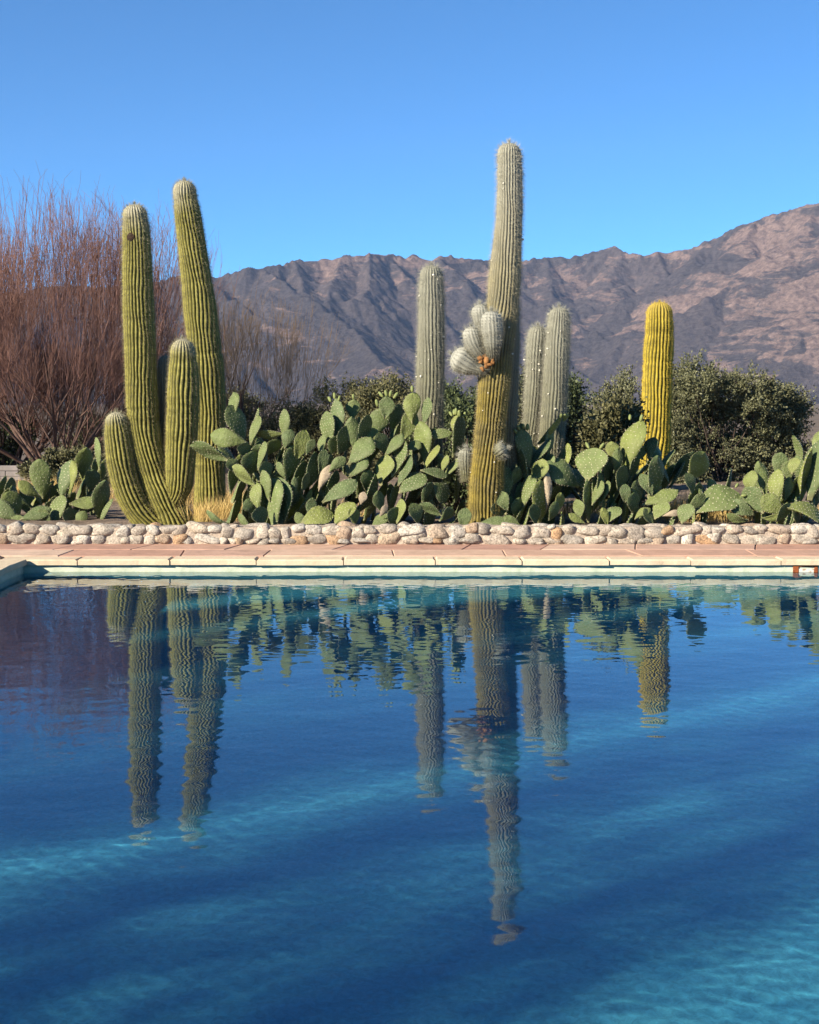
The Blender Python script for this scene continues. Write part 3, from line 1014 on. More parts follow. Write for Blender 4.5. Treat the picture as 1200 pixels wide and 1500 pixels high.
# ------------------------------------------------------------------ prickly pears
def pad_mesh(seed):
    """One flat pad, length 1 along +Z from its base, face towards -Y; areoles with small spines on both faces."""
    rng = np.random.default_rng(seed)
    nu, nv = 18, 15
    asp = rng.uniform(0.50, 0.62)
    bx, bend, wav = rng.normal(0, 0.10), rng.normal(0, 0.07), rng.uniform(0, 0.03)
    ph = rng.random(4) * 6.28
    pw, pp = rng.uniform(1.10, 1.45), rng.uniform(0.60, 0.74)

    def surf(u, t, side):
        """u in -1..1 across, t in 0..1 along."""
        w = asp / 2 * (np.sin(math.pi * np.clip(t, 0, 1) ** pw)) ** pp * (0.72 + 0.36 * t)
        w = np.maximum(w, 0.03 * (1 - t))
        x = u * w * (1 + 0.03 * np.sin(t * 9 + ph[0])) + bx * (t - .5) ** 2
        th = 0.052 * np.sqrt(np.clip(1 - u * u, 0, 1)) * np.sqrt(np.clip(np.sin(math.pi * np.clip(t * 0.93 + 0.05, 0, 1)), 0, 1)) * (1.15 - 0.45 * t)
        y = side * th + bend * (4 * (t - .5) ** 2) + wav * np.sin(t * 5 + u * 3 + ph[1]) + 0.02 * u * u * math.cos(ph[2]) * 2
        return np.stack([x, y, t + 0 * u], -1)
    a = np.linspace(0, 2 * math.pi, 2 * nu, endpoint=False)
    t = 0.5 - 0.5 * np.cos(np.linspace(0.06, math.pi - 0.05, nv))
    A, T = np.meshgrid(a, t)
    V = surf(np.cos(A), T, np.where(np.sin(A) < 0, -1, 1) * 1.0)
    V[..., 1] = surf(np.cos(A), T, 0)[..., 1] + (V[..., 1] - surf(np.cos(A), T, 0)[..., 1])
    m = 2 * nu
    i = np.arange((nv - 1) * m).reshape(nv - 1, m)
    F = np.stack([i, np.roll(i, -1, 1), np.roll(i, -1, 1) + m, i + m], -1).reshape(-1, 4)
    caps = np.array([list(range(m))[::-1], [(nv - 1) * m + k for k in range(m)]])
    V = V.reshape(-1, 3)
    # areoles on a diagonal lattice
    tri = []
    for side in (-1, 1):
        for r_ in range(1, 13):
            tt = r_ / 13.0
            w = asp / 2 * math.sin(math.pi * tt ** pw) ** pp * (0.72 + 0.36 * tt)
            n = max(1, int(w * 2 / 0.095))
            for k in range(n + 1):
                uu = (-1 + 2 * (k + 0.5 * (r_ % 2)) / n) * 0.97
                if abs(uu) > 0.98: continue
                p = surf(np.array(uu + rng.normal(0, .02)), np.array(tt + rng.normal(0, .006)), side)
                s = (0.0065 if seed % 2 else 0.0095) * rng.uniform(0.7, 1.3)
                q = np.array([p + [-s, -side * .002, -s], p + [s, -side * .002, -s], p + [0, -side * .002, s], p + [rng.normal(0, .008), side * 0.016, rng.normal(0, .008)]])
                tri.append(q)
                if rng.random() < 0.55:
                    tipv = p + np.array([rng.normal(0, .025) + uu * 0.02, side * rng.uniform(.02, .05), rng.normal(-.005, .025)])
                    tri.append(np.array([p + [-.003, 0, 0], p + [.003, 0, 0], p + [0, 0, .004], tipv]))
    # along the rim
    for k in range(26):
        tt = 0.12 + 0.88 * (k // 2) / 13.0 * 0.97
        uu = -1 if k % 2 else 1
        p = surf(np.array(float(uu)), np.array(tt), 1)
        s = 0.007
        tri.append(np.array([p + [0, -s, -s], p + [0, s, -s], p + [0, 0, s], p + [uu * 0.022, rng.normal(0, .012), rng.normal(.008, .012)]]))
    n0 = len(V)
    Q = np.concatenate(tri)
    b = n0 + np.arange(len(tri))[:, None] * 4
    TF = np.concatenate([np.concatenate([b, b + 1, b + 3], 1), np.concatenate([b + 1, b + 2, b + 3], 1), np.concatenate([b + 2, b, b + 3], 1)])
    mi = np.concatenate([np.zeros(len(F) + 2, int), np.ones(len(TF), int)])
    return np_mesh('pad', np.concatenate([V, Q]), [F, caps, TF], None, mi)


def fruit_mesh():
    rng = random.Random(1)
    v, f, c = blob(rng, (0, 0, 0.032), (0.017, 0.017, 0.034), 5, (10, 7), 0.9, 0.03)
    return np_mesh('fruit', v, [f, c])


PADS = [pad_mesh(100 + i) for i in range(10)]
for me in PADS:
    me.materials.append(M['pad']); me.materials.append(M['areole'])
    me.polygons.foreach_set('use_smooth', np.ones(len(me.polygons), dtype=bool))
DEAD = pad_mesh(77); DEAD.materials.append(M['deadpad']); DEAD.materials.append(M['areole'])
FRUIT = fruit_mesh(); FRUIT.materials.append(M['fruit'])
FRUIT.polygons.foreach_set('use_smooth', np.ones(len(FRUIT.polygons), dtype=bool))
ASP = 0.60

# every pad read off the photograph: centre x, centre y, length, width, lean (+ right), tone (b lit, m grazed, d turned from the sun, x dry), buds on its tip
P1 = [(60,702,54,30,-5,'m'),(93,702,54,32,4,'b'),(103,702,50,22,6,'m'),(123,678,42,22,5,'d'),(143,665,44,14,-15,'b'),(43,717,34,17,-60,'d'),(20,738,36,24,-35,'d'),(6,748,48,27,-60,'m'),
      (52,752,42,22,60,'b'),(83,748,42,27,-5,'b'),(104,757,26,20,-10,'d'),(124,738,38,18,70,'b'),(148,733,56,22,5,'d'),(135,703,28,20,10,'d'),(153,748,38,12,15,'b'),(-14,715,48,28,-20,'m'),(-30,745,50,30,20,'b'),(66,757,26,18,-40,'m'),(30,762,26,14,-70,'m'),(118,760,24,18,30,'m')]
P2 = [(308,660,56,25,-84,'b'),(334,642,52,29,-76,'m'),(342,594,36,16,-14,'b'),(347,620,52,26,-25,'d'),(373,630,40,17,3,'b'),(397,638,36,16,-88,'m'),(416,622,42,18,-5,'m'),(421,643,28,20,20,'m'),
      (368,680,34,30,0,'d'),(341,682,20,16,-30,'d'),(358,697,42,24,-60,'b'),(357,659,20,18,0,'d'),(383,668,40,14,10,'m'),(415,735,66,36,-16,'b'),(401,738,66,30,-20,'b'),(389,712,42,20,-25,'b'),
      (374,728,36,22,-22,'b'),(369,742,24,22,-30,'d'),(381,757,28,22,-10,'d'),(464,757,44,26,58,'b'),(316,762,34,12,-66,'m'),(357,765,26,14,-50,'b'),(441,653,44,25,18,'m'),(454,655,24,14,30,'m'),
      (428,668,26,12,-15,'d'),(412,690,26,12,-25,'m'),(447,706,28,10,10,'d'),(432,712,24,12,0,'m'),(456,745,30,16,5,'m'),(440,762,24,16,-30,'m'),(400,655,26,20,30,'d'),(390,690,26,18,-20,'d')]
P3 = [(481,630,50,24,-16,'b'),(493,618,62,26,-9,'m',3),(517,635,46,27,-5,'m'),(533,630,42,16,12,'d'),(517,600,28,24,5,'m',1),(554,619,44,32,22,'m',3),(567,597,30,26,5,'m',4),(579,612,38,22,14,'d'),
      (603,597,42,29,5,'m',1),(625,603,38,15,5,'m'),(598,624,46,27,25,'m'),(577,652,38,15,40,'m'),(528,661,48,30,32,'b'),(524,683,36,23,28,'b'),(546,644,32,22,0,'m'),(490,653,28,23,20,'d'),
      (493,680,30,20,50,'m'),(474,700,40,15,25,'x'),(498,720,54,29,48,'b'),(501,751,40,28,25,'b'),(564,687,38,29,0,'b'),(586,674,50,13,10,'b'),(595,690,44,15,10,'b'),(603,707,42,25,42,'b'),
      (540,705,30,21,0,'d'),(540,728,62,13,25,'d'),(620,650,60,26,-10,'m'),(641,635,38,18,62,'b'),(606,653,22,14,50,'b'),(632,670,36,11,8,'b'),(636,692,36,13,86,'b'),(651,679,24,11,5,'b'),
      (661,685,38,11,32,'b'),(647,718,32,26,130,'b'),(672,640,58,20,5,'d',2),(666,623,28,16,-5,'b',4),(632,745,34,16,-65,'m'),(680,760,30,20,10,'m'),(579,758,28,24,0,'d'),(587,749,32,16,-10,'b'),
      (556,762,28,17,40,'b'),(562,749,18,10,30,'x'),(531,730,18,13,15,'x'),(473,676,34,18,15,'m'),(520,757,26,16,-10,'d'),(610,752,30,20,-20,'d'),(655,755,26,16,40,'d'),(470,652,28,14,-10,'b'),
      (560,650,30,20,-25,'d'),(556,735,30,20,-15,'d'),(625,722,30,16,15,'d'),(505,646,40,24,10,'d')]
P4 = [(770,657,54,27,-15,'m',4),(763,636,28,14,-28,'b'),(766,678,50,15,-40,'b'),(793,664,46,11,18,'b'),(808,632,48,12,30,'d',5),(789,690,34,23,5,'b'),(805,680,28,14,-5,'b'),(828,693,56,37,-62,'d'),
      (772,718,44,18,0,'b'),(793,737,60,28,-7,'d'),(783,753,28,20,-10,'d'),(741,707,44,25,0,'m'),(737,734,30,20,-25,'m'),(731,748,30,32,0,'d'),(761,746,30,28,0,'d'),(724,763,40,15,80,'m'),
      (751,763,26,14,-60,'m'),(803,722,60,13,2,'x'),(812,750,28,18,15,'d'),(820,738,30,16,10,'d'),(756,700,30,16,20,'d')]
P5 = [(865,680,44,38,0,'b',2),(862,732,62,17,-5,'d'),(874,722,34,12,5,'b'),(849,745,26,18,-20,'b'),(845,760,26,12,-60,'m'),(922,653,74,30,8,'m',2),(952,655,28,22,0,'b'),(898,662,28,22,0,'m'),(905,675,34,17,5,'m'),
      (892,687,40,22,-5,'d'),(928,683,38,15,15,'d'),(938,665,24,18,25,'d'),(960,700,60,33,5,'d'),(967,728,52,20,62,'b'),(916,723,26,18,0,'m'),(928,737,28,26,0,'d'),(878,717,44,14,3,'d'),(885,722,34,12,5,'b'),
      (898,753,26,16,25,'b'),(940,750,26,11,50,'m'),(967,747,28,20,20,'b'),(985,752,26,10,78,'x'),(948,710,34,20,-25,'m'),(910,700,36,24,10,'d'),(935,720,30,20,-15,'d'),(950,757,26,16,-30,'d'),(887,757,26,14,-15,'m')]
P6 = [(1022,687,48,38,22,'d'),(1050,733,68,38,62,'b',2),(1020,736,32,18,50,'m'),(1003,752,28,22,10,'b'),(1098,707,32,18,-10,'b'),(1118,702,50,24,-8,'m'),(1135,715,50,22,-8,'b'),(1105,733,42,27,-42,'b'),
      (1132,740,38,27,-50,'m'),(1087,745,40,23,-65,'m'),(1142,680,32,24,10,'m'),(1155,690,28,20,-5,'m'),(1162,682,22,15,0,'b'),(1155,717,34,18,15,'m'),(1177,700,80,26,5,'d'),(1195,687,82,28,-2,'b'),
      (1200,650,36,20,5,'b'),(1184,749,62,22,95,'b'),(1147,751,30,20,25,'d'),(1132,759,28,14,88,'m'),(1215,720,50,30,20,'m'),(1235,690,52,30,-10,'b'),(1250,735,50,30,10,'m'),(1012,708,30,18,-20,'d'),(1168,755,26,18,-15,'d'),(1080,760,30,12,-80,'m')]


def orient(o, p_base, lean, yaw, tilt, length, wscale):
    """Pad frame: yaw about the upright, then tipped forward or back, then leaned in the plane of the picture."""
    m = Matrix.Rotation(R(lean), 4, 'Y') @ Matrix.Rotation(R(yaw), 4, 'Z') @ Matrix.Rotation(R(tilt), 4, 'X')
    o.rotation_euler = m.to_euler()
    o.scale = (length * wscale, length, length)
    return m


def build_pear(pads, label, seed, x0, x1, fill=30, Y0=14.62):
    rng = random.Random(seed)
    xs = [p[0] for p in pads]
    root = P(sum(xs) / len(xs), 770, Y0 + 0.38)
    root.z = 0.20 if Y0 < 15 else -0.10
    t = empty('prickly_pear', root)
    tag(t, label, 'cactus', 'prickly pear clumps along the wall')
    inv = Matrix.Translation(root).inverted()
    count = 0

    def put(mesh, pos, lean, yaw, tilt, length, ws, name='pad'):
        nonlocal count
        o = bpy.data.objects.new(name, mesh)
        COL.objects.link(o)
        o.parent = t
        m = orient(o, pos, lean, yaw, tilt, length, ws)
        o.location = pos - root
        count += 1
        return o, m
    bases = []
    for p in sorted(pads, key=lambda q: q[1]):
        px, py, ln, wd, lean, tone = p[:6]
        fruits = p[6] if len(p) > 6 else 0
        Y = Y0 + max(0, (762 - py)) / 175 * 0.85 + rng.uniform(-0.10, 0.10)
        if tone == 'd': Y += 0.06
        if py > 748: Y = Y0 - 0.1 + rng.uniform(-.02, .08)
        ln *= 1.10; wd *= 1.02
        true_w = ASP * ln * rng.uniform(0.92, 1.05)
        cosy = min(1.0, wd / max(true_w, 1))
        if tone == 'b':
            yaw = -max(math.degrees(math.acos(min(cosy, 1.0))), rng.uniform(34, 50)); tilt = rng.uniform(-24, -8)
        elif tone == 'm':
            yaw = math.degrees(math.acos(min(cosy, 0.99))) * 0.75 - 4; tilt = rng.uniform(-8, 4)
            if cosy < 0.75: yaw = -math.degrees(math.acos(cosy)) * 0.95
        elif tone == 'd':
            yaw = max(math.degrees(math.acos(min(cosy, 0.7))), 46); tilt = rng.uniform(4, 12)
        else:
            yaw = rng.uniform(-40, 40); tilt = 0
        ws = max(0.35, min(2.0, wd / (true_w * math.cos(R(yaw))))) if wd > 10 else 0.7
        L = ln * Y / FPX / max(0.85, math.cos(R(tilt)))
        c = P(px, py, Y)
        m = Matrix.Rotation(R(lean), 3, 'Y') @ Matrix.Rotation(R(yaw), 3, 'Z') @ Matrix.Rotation(R(tilt), 3, 'X')
        pos = c - m @ Vector((0, 0, L * 0.5))
        me = DEAD if tone == 'x' else rng.choice(PADS)
        o, _ = put(me, pos, lean, yaw, tilt, L, ws, 'dry_pad' if tone == 'x' else 'pad')
        for k in range(fruits):
            fo = bpy.data.objects.new('fruit', FRUIT)
            COL.objects.link(fo)
            fo.parent = o
            f = (k + 0.5) / fruits - 0.5
            fo.location = (f * 0.42 + rng.uniform(-.03, .03), 0, 0.985 - abs(f) ** 2 * 0.45)
            s = rng.uniform(0.9, 1.25)
            fo.scale = (s / (L * ws), s / L, s / L)
            fo.rotation_euler = (rng.uniform(-.3, .3), f * 1.3, 0)
        bases.append((pos, L))
    # supporting pads down to the soil
    rng.shuffle(bases)
    for pos, L in bases:
        q = pos.copy()
        while q.z > root.z + 0.14 and count < 97:
            ln = rng.uniform(0.32, 0.44)
            back = Vector(((root.x - q.x) * 0.10 + rng.uniform(-.10, .10), rng.uniform(0.06, 0.22), -ln))
            back = back.normalized() * ln
            b = q + back + Vector((0, 0.03, 0))
            dv = (q - b).normalized()
            lean = math.degrees(math.asin(max(-1, min(1, dv.x))))
            tilt = math.degrees(math.asin(max(-1, min(1, dv.y))))
            put(rng.choice(PADS), b, lean, rng.uniform(40, 95), -tilt, ln * 1.06, rng.uniform(0.8, 1.05))
            q = b
    # older pads filling the heart of the clump
    lo, hi = min(xs), max(xs)
    for _ in range(fill):
        if count >= 99: break
        px = rng.uniform(max(x0, lo), min(x1, hi))
        near = [p for p in pads if abs(p[0] - px) < 30] or pads
        top = min(p[1] for p in near) + 35
        py = rng.uniform(min(top, 740), 765)
        pos = P(px, py, Y0 + 0.8 + rng.uniform(-.2, .5))
        pos.z = max(pos.z, root.z)
        put(rng.choice(PADS), pos, rng.uniform(-40, 40), rng.uniform(40, 110), rng.uniform(-5, 15), rng.uniform(0.32, 0.46), rng.uniform(.9, 1.15))


build_pear(P1, 'prickly pear clump at the far left, beside the branching column cactus', 41, -60, 165, 34, 19.4)
build_pear(P2, 'prickly pear clump reaching left across the unbranched green column cactus', 42, 340, 470, 30)
build_pear(P3, 'largest prickly pear clump, with budding pads, left of the tallest cactus', 43, 470, 690, 30)
build_pear(P4, 'prickly pear in front of the grey woolly pair, touching the tallest cactus', 44, 735, 845, 18)
build_pear(P5, 'prickly pear just in front of the yellow column cactus', 45, 850, 990, 24)
build_pear(P6, 'prickly pear clump at the far right with one broad pad lying towards the pool', 46, 1010, 1260, 20)


# ------------------------------------------------------------------ bare trees
def bare_tree(name, loc, label, seed, height, spread, stems, mats, density=1.0, wand=1.0):
    rng = random.Random(seed)
    t = empty(name, loc)
    tag(t, label, 'tree', 'bare winter trees behind the bed')
    limb, twig = [], []
    loc = Vector(loc)

    def grow(p, d, L, r, lvl):
        n = 4 if lvl < 2 else 3
        q = p
        for i in range(n):
            up = 0.05 if lvl < 2 else 0.10
            d = (d + Vector((rng.gauss(0, .10), rng.gauss(0, .10), rng.gauss(up, .08)))).normalized()
            e = q + d * (L / n)
            if e.z > loc.z + height * (0.90 + 0.08 * math.sin(e.x * 7.0)):
                return
            r2 = r * (1 - 0.18 * (i + 1) / n * 2)
            (limb if r > 0.011 else twig).append((q, e, r, max(r2, 0.0022)))
            r = max(r2, 0.0022)
            if lvl < 4:
                k = [2, 2, 3, 3][lvl] if i else 1
                for _ in range(k):
                    if rng.random() < 0.80 * density:
                        az = rng.uniform(0, 6.283)
                        off = Vector((math.cos(az), math.sin(az), rng.uniform(-0.1, 0.5)))
                        nd_ = (d * rng.uniform(0.9, 1.4) + off * rng.uniform(0.5, 0.9)).normalized()
                        grow(e, nd_, L * rng.uniform(0.42, 0.68), r * rng.uniform(0.45, 0.62), lvl + 1)
            q = e
        if lvl >= 2 and rng.random() < 0.55 * wand:     # long straight wand reaching for the sky
            d2 = (d * 0.5 + Vector((rng.gauss(0, .12), rng.gauss(0, .12), 1))).normalized()
            hmax = loc.z + height * (1.0 - 0.25 * (abs(q.x - loc.x) / spread) ** 2) * rng.uniform(0.72, 1.0)
            Lw = min(hmax - q.z, 2.2)
            if Lw > 0.25:
                for _ in range(5):
                    e = q + d2 * Lw / 5
                    twig.append((q, e, 0.0045, 0.003))
                    d2 = (d2 + Vector((rng.gauss(0.01, .035), rng.gauss(0, .035), .05))).normalized()
                    if rng.random() < 0.5:
                        s = (d2 + Vector((rng.gauss(0, .4), rng.gauss(0, .4), 0.1))).normalized() * rng.uniform(.15, .4)
                        twig.append((e, e + s, 0.003, 0.002))
                    q = e
    trunk = []
    for i in range(stems):
        az = 6.283 * (i + rng.uniform(-.3, .3)) / stems
        out = rng.uniform(0.45, 1.5)
        d = Vector((math.cos(az) * out, math.sin(az) * out * 0.8, 1)).normalized()
        grow(loc + Vector((math.cos(az) * .12, math.sin(az) * .12, -0.1)), d, height * rng.uniform(0.46, 0.6), 0.052 * rng.uniform(.7, 1.1), 0)
    for nm, lst, mt, k in (('limbs', limb, mats[0], 6), ('twigs', twig, mats[1], 3)):
        v, f = tubes([s[0] for s in lst], [s[1] for s in lst], [s[2] for s in lst], [s[3] for s in lst], k)
        link_mesh(nm, np_mesh(nm, v, [f]), mt, t)
    return len(twig)


def ground_at(px, Y, z=None):
    q = P(px, 700, Y)
    return (q.x, Y, float(bed_z(q.x, Y)) - 0.02 if z is None else z)


n1 = bare_tree('bare_tree', ground_at(82, 33.0), 'large bare many-stemmed tree with reddish twigs behind the left cacti', 5, 6.5, 4.4, 14, (M['bark'], M['twig']), 0.93, 0.30)
n2 = bare_tree('bare_tree', ground_at(-150, 34), 'bare reddish tree at the left edge of the picture', 8, 6.6, 4.0, 11, (M['bark'], M['twig']), 0.92, 0.4)
n3 = bare_tree('bare_tree', ground_at(335, 37.0), 'lower bare brown tree between the left cacti and the middle bushes', 12, 4.6, 4.4, 11, (M['bark'], M['twig_pale']), 0.84, 0.12)
bare_tree('bare_tree', ground_at(14, 35.5), 'low bare red thicket at the foot of the large bare tree', 21, 3.4, 3.6, 11, (M['bark'], M['twig']), 0.84, 0.25)
bare_tree('bare_tree', ground_at(165, 36.0), 'low bare red thicket seen between the large bare tree and the branching cactus', 22, 3.4, 3.6, 11, (M['bark'], M['twig']), 0.84, 0.25)
print('twigs', n1, n2, n3)


# ------------------------------------------------------------------ bushes
def bush(name, loc, size, label, seed, mat, leaf=(0.05, 0.016), clumps=260, per=60, group='evergreen bushes behind the bed', cat='bush', lobes=12, up=0.5):
    rng = np.random.default_rng(seed)
    t = empty(name, loc)
    tag(t, label, cat, group)
    loc = np.array(loc)
    w, dpt, h = size
    # lobes make the outline uneven
    lc, lr = [], []
    for i in range(lobes):
        a = rng.random() * 6.283
        rr = rng.random() ** 0.5 * 0.72
        z = (rng.uniform(0.25, 0.74) if i % 3 else rng.uniform(0.08, 0.3)) * (1 - 0.25 * rr)
        lc.append([math.cos(a) * rr * w / 2, math.sin(a) * rr * dpt / 2, z * h]); lr.append(rng.uniform(0.30, 0.46) * min(w / 2, h * .62))
    lc, lr = np.array(lc), np.array(lr)
    k = rng.integers(0, lobes, clumps)
    d = rng.normal(size=(clumps, 3)); d /= np.linalg.norm(d, axis=1, keepdims=True)
    cen = lc[k] + d * (lr[k] * rng.uniform(0.45, 1.08, clumps) ** 0.6)[:, None] * np.array([w / h * .75 if w > h else 1, dpt / h * .75 if dpt > h else 1, 1.0])
    cen[:, 2] = np.clip(cen[:, 2], 0.05, None)
    out = cen - np.array([0, 0, h * 0.35]); out /= np.linalg.norm(out, axis=1, keepdims=True)
    out = out + np.array([0, 0, up]); out /= np.linalg.norm(out, axis=1, keepdims=True)
    # each clump is a spray: leaves set along three or four short shoots
    n = clumps * per
    ci = np.repeat(np.arange(clumps), per)
    sh = rng.integers(0, 5, n)
    sdir = out[:, None, :] + rng.normal(0, 0.55, (clumps, 5, 3)); sdir /= np.linalg.norm(sdir, axis=2, keepdims=True)
    sl = rng.uniform(0.16, 0.42, (clumps, 5)) * min(1.0, h / 2.2)
    tt = rng.random(n)
    dirn = sdir[ci, sh]
    pos = cen[ci] + dirn * (tt * sl[ci, sh])[:, None] + rng.normal(0, 0.02, (n, 3))
    ld = dirn + rng.normal(0, 0.6, (n, 3)); ld /= np.linalg.norm(ld, axis=1, keepdims=True)
    sd = np.cross(ld, rng.normal(size=(n, 3))); sd /= np.linalg.norm(sd, axis=1, keepdims=True)
    ll = leaf[0] * rng.uniform(0.6, 1.3, n)[:, None]; lw = leaf[1] * rng.uniform(0.7, 1.3, n)[:, None]
    pos = pos + loc
    V = np.stack([pos, pos + ld * ll * .5 + sd * lw, pos + ld * ll, pos + ld * ll * .5 - sd * lw], 1).reshape(-1, 3)
    F = np.arange(n * 4).reshape(-1, 4)
    link_mesh('foliage', np_mesh('foliage', V, [F]), mat, t, smooth=False)
    # stems from the ground to the clumps
    pick = rng.choice(clumps, min(clumps, 70), replace=False)
    p1 = cen[pick] + loc
    p0 = loc + np.stack([rng.normal(0, 0.06, len(pick)) * w, rng.normal(0, 0.06, len(pick)) * dpt, np.zeros(len(pick))], 1)
    mid = (p0 + p1) / 2 + rng.normal(0, 0.08, p0.shape) * h * .5
    v1, f1 = tubes(p0, mid, np.full(len(pick), .022), np.full(len(pick), .013), 5)
    v2, f2 = tubes(mid, p1, np.full(len(pick), .013), np.full(len(pick), .005), 5)
    link_mesh('branches', np_mesh('branches', np.concatenate([v1, v2]), [np.concatenate([f1, f2 + len(v1)])]), M['stem_dark'], t)
    return t


def build_bushes():
    def at(px, Y): return ground_at(px, Y)
    bush('evergreen_bush', at(1045, 29.0), (2.1, 2.0, 3.05), 'tall grey green bush right of the yellow column cactus', 61, M['leaf_olive'], leaf=(.055, .015), clumps=760, per=95)
    bush('evergreen_bush', at(1128, 30.0), (1.9, 1.9, 2.55), 'rounded grey green bush behind the prickly pear at the far right', 62, M['leaf_olive'], leaf=(.055, .015), clumps=620, per=95)
    bush('evergreen_bush', at(845, 25.0), (1.35, 1.4, 2.75), 'dark green bush behind the grey woolly pair', 63, M['leaf_dark'], leaf=(.055, .016), clumps=520, per=85)
    bush('evergreen_bush', at(903, 17.3), (0.75, 0.7, 1.72), 'low brownish green bush between the dark bush and the yellow column cactus', 64, M['leaf_brown'], clumps=300, per=60)
    bush('evergreen_bush', at(690, 19.0), (0.95, 0.9, 2.15), 'dark bush behind the tallest cactus trunk', 65, M['leaf_dark'], clumps=340, per=60)
    bush('evergreen_bush', at(762, 24.0), (0.9, 0.9, 2.7), 'narrow green bush seen between the tallest cactus and the woolly pair', 66, M['leaf_olive'], clumps=260, per=60)
    for i, (px, Y, w, h, lab, mt) in enumerate([
            (575, 32.0, 2.1, 2.7, 'dull olive bush just left of the straight grey column cactus', 'leaf_brown'),
            (500, 34.0, 2.4, 2.7, 'dull olive bush behind the tops of the largest prickly pear clump', 'leaf_brown'),
            (425, 34.5, 2.2, 2.3, 'low brownish bush beside the lower bare tree', 'leaf_brown'),
            (650, 27.0, 1.6, 2.5, 'dark bush directly behind the straight grey column cactus', 'leaf_dark'),
            (0, 36.0, 3.0, 1.6, 'dark low bush under the bare trees at the left edge', 'leaf_dark'),
            (150, 41.0, 3.4, 2.0, 'brown scrub seen through the stems of the large bare tree', 'leaf_brown'),
            (262, 40.0, 2.6, 2.3, 'brown scrub seen between the two tall green columns', 'leaf_brown'),
            (345, 43.0, 2.6, 2.4, 'dull scrub behind the lower bare tree', 'leaf_brown'),
            (722, 31.0, 2.6, 2.6, 'dark olive bush far behind the tallest cactus', 'leaf_dark'),
            (800, 33.0, 2.4, 2.6, 'dark olive bush far behind the woolly pair', 'leaf_dark'),
            (905, 31.0, 2.4, 2.5, 'olive bush far behind the low brownish bush', 'leaf_olive'),
            (110, 27.5, 1.7, 0.75, 'low dry scrub behind the far left prickly pear', 'leaf_brown'),
            (1225, 31.0, 1.6, 1.3, 'low grey bush beyond the right end of the bed', 'leaf_olive'),
            (985, 34.0, 2.6, 2.2, 'dull bush farther back behind the yellow column cactus', 'leaf_brown')]):
        bush('evergreen_bush', at(px, Y), (w, w * .8, h), lab, 80 + i, M[mt], leaf=(0.055, 0.015), clumps=380, per=85)


build_bushes()


# ------------------------------------------------------------------ dry grass
def build_grass():
    rng = np.random.default_rng(17)
    spots = [(345, 15.9, 0.42, 0.30), (330, 16.5, .5, .34), (985, 15.9, .5, .26), (1055, 15.6, .6, .27), (1090, 16.2, .5, .3),
             (850, 16.0, .35, .3), (1020, 16.8, .8, .36), (1180, 17.5, .8, .3), (420, 18.5, 1.2, .4), (15, 23, 1.2, .4), (60, 23.5, .9, .4), (200, 23, .6, .4), (270, 22.5, .35, .45), (350, 21, 1.6, .4)]
    V = []
    for px, Y, w, h in spots:
        c = np.array(ground_at(px, Y))
        n = int(1500 * w)
        tuft_c = c + np.stack([rng.normal(0, w * .4, 40), rng.normal(0, w * .3, 40), np.zeros(40)], 1)
        b = tuft_c[rng.integers(0, 40, n)] + rng.normal(0, 0.035, (n, 3)) * [1, 1, 0.2]
        lean = np.stack([rng.normal(0.12, .38, n), rng.normal(0, .38, n), np.ones(n)], 1)
        ln = h * rng.uniform(.5, 1.15, n)[:, None]
        tip = b + lean / np.linalg.norm(lean, axis=1, keepdims=True) * ln
        mid = b + (tip - b) * .5 + [0, 0, .02]
        s = np.stack([rng.normal(size=n), rng.normal(size=n), np.zeros(n)], 1); s /= np.linalg.norm(s, axis=1, keepdims=True)
        V.append(np.stack([b - s * .003, mid - s * .0022, tip, mid + s * .0022], 1).reshape(-1, 3))
    V = np.concatenate(V)
    o = link_mesh('dry_grass', np_mesh('dry_grass', V, [np.arange(len(V)).reshape(-1, 4)]), M['straw'], smooth=False)
    tag(o, 'tufts of dry straw yellow grass between the cacti', 'grass', kind='stuff')


build_grass()


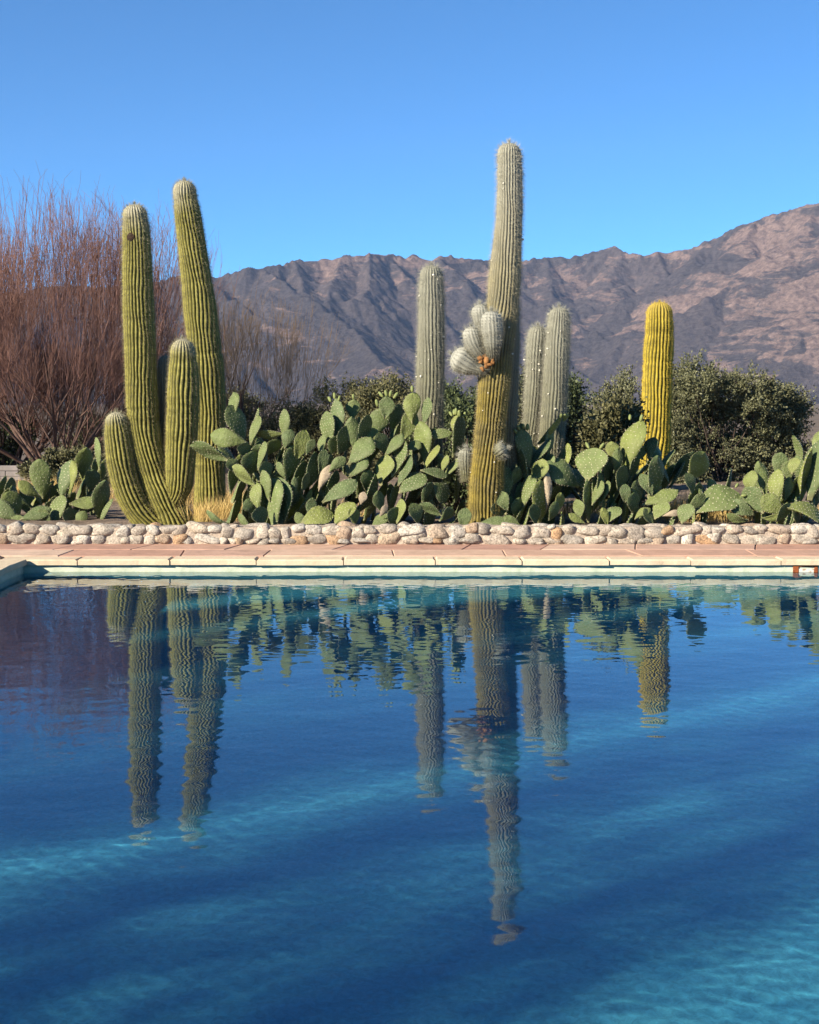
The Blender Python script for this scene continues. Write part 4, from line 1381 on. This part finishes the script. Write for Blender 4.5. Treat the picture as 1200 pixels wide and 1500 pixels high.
# ------------------------------------------------------------------ poplars behind the photographer, shading the pool floor
def poplar(x, y, height, width, dens, seed, label):
    q = Vector((x, y, 0))
    rng = np.random.default_rng(seed)
    o = empty('poplar_tree', (q.x, q.y, 0.0))
    tag(o, label, 'tree', 'poplars behind the near end of the pool')
    v0, f0 = tubes([(q.x, q.y, -0.1), (q.x, q.y, height * .5)], [(q.x, q.y, height * .5), (q.x, q.y, height)], [0.22, 0.12], [0.12, 0.02], 10)
    link_mesh('trunk', np_mesh('trunk', v0, [f0]), M['bark'], o)
    n = int(5200 * height / 12 * width * dens)
    z = rng.uniform(0.10, 1.0, n)
    rad = width * .5 * (1 - np.clip(z, 0, 1) ** 7) ** 0.5 * np.clip(z * 4, 0.3, 1) ** .5 * (1 + .15 * np.sin(z * 23 + seed))
    a = rng.random(n) * 6.283
    rr = rad * rng.random(n) ** 0.6
    p = np.stack([q.x + np.cos(a) * rr, q.y + np.sin(a) * rr, z * height], 1)
    d = rng.normal(size=(n, 3)); d /= np.linalg.norm(d, axis=1, keepdims=True)
    e = np.cross(d, rng.normal(size=(n, 3))); e /= np.linalg.norm(e, axis=1, keepdims=True)
    L = .11
    V = np.stack([p, p + d * L * .5 + e * L * .4, p + d * L, p + d * L * .5 - e * L * .4], 1).reshape(-1, 3)
    link_mesh('crown', np_mesh('crown', V, [np.arange(n * 4).reshape(-1, 4)]), M['leaf_poplar'], o, smooth=False)


for i, (x, w, dh) in enumerate([(-15.9, 1.3, 0), (-17.2, 1.2, .3), (-18.9, 1.3, -.3), (-20.0, 1.5, .3), (-21.4, 1.6, .1), (-22.7, 1.6, -.2), (-24.0, 1.5, .3), (-25.4, 1.7, 0), (-26.9, 1.7, .2), (-28.6, 1.7, -.3)]):
    poplar(x, -8.0 + (i % 3) * 0.25, 14.6 + dh, w, 1.15, i + 1, 'tall narrow poplar in the row behind the near end of the pool')


# ------------------------------------------------------------------ air
def build_haze():
    m = bpy.data.materials.new('haze_air')
    m.use_nodes = True
    t = m.node_tree
    t.nodes.clear()
    o = t.nodes.new('ShaderNodeOutputMaterial')
    v = t.nodes.new('ShaderNodeVolumePrincipled')
    v.inputs['Color'].default_value = (0.42, 0.60, 1.0, 1)
    v.inputs['Density'].default_value = HAZE
    v.inputs['Anisotropy'].default_value = 0.0
    t.links.new(v.outputs[0], o.inputs['Volume'])
    mb = MB()
    mb.box(-2650, 2650, -350, 3650, -7.5, 640)
    h = mb.build('haze', m)
    tag(h, 'thin blue air between the pool and the far mountains', 'haze', kind='stuff')


HAZE = 0.000055
build_haze()
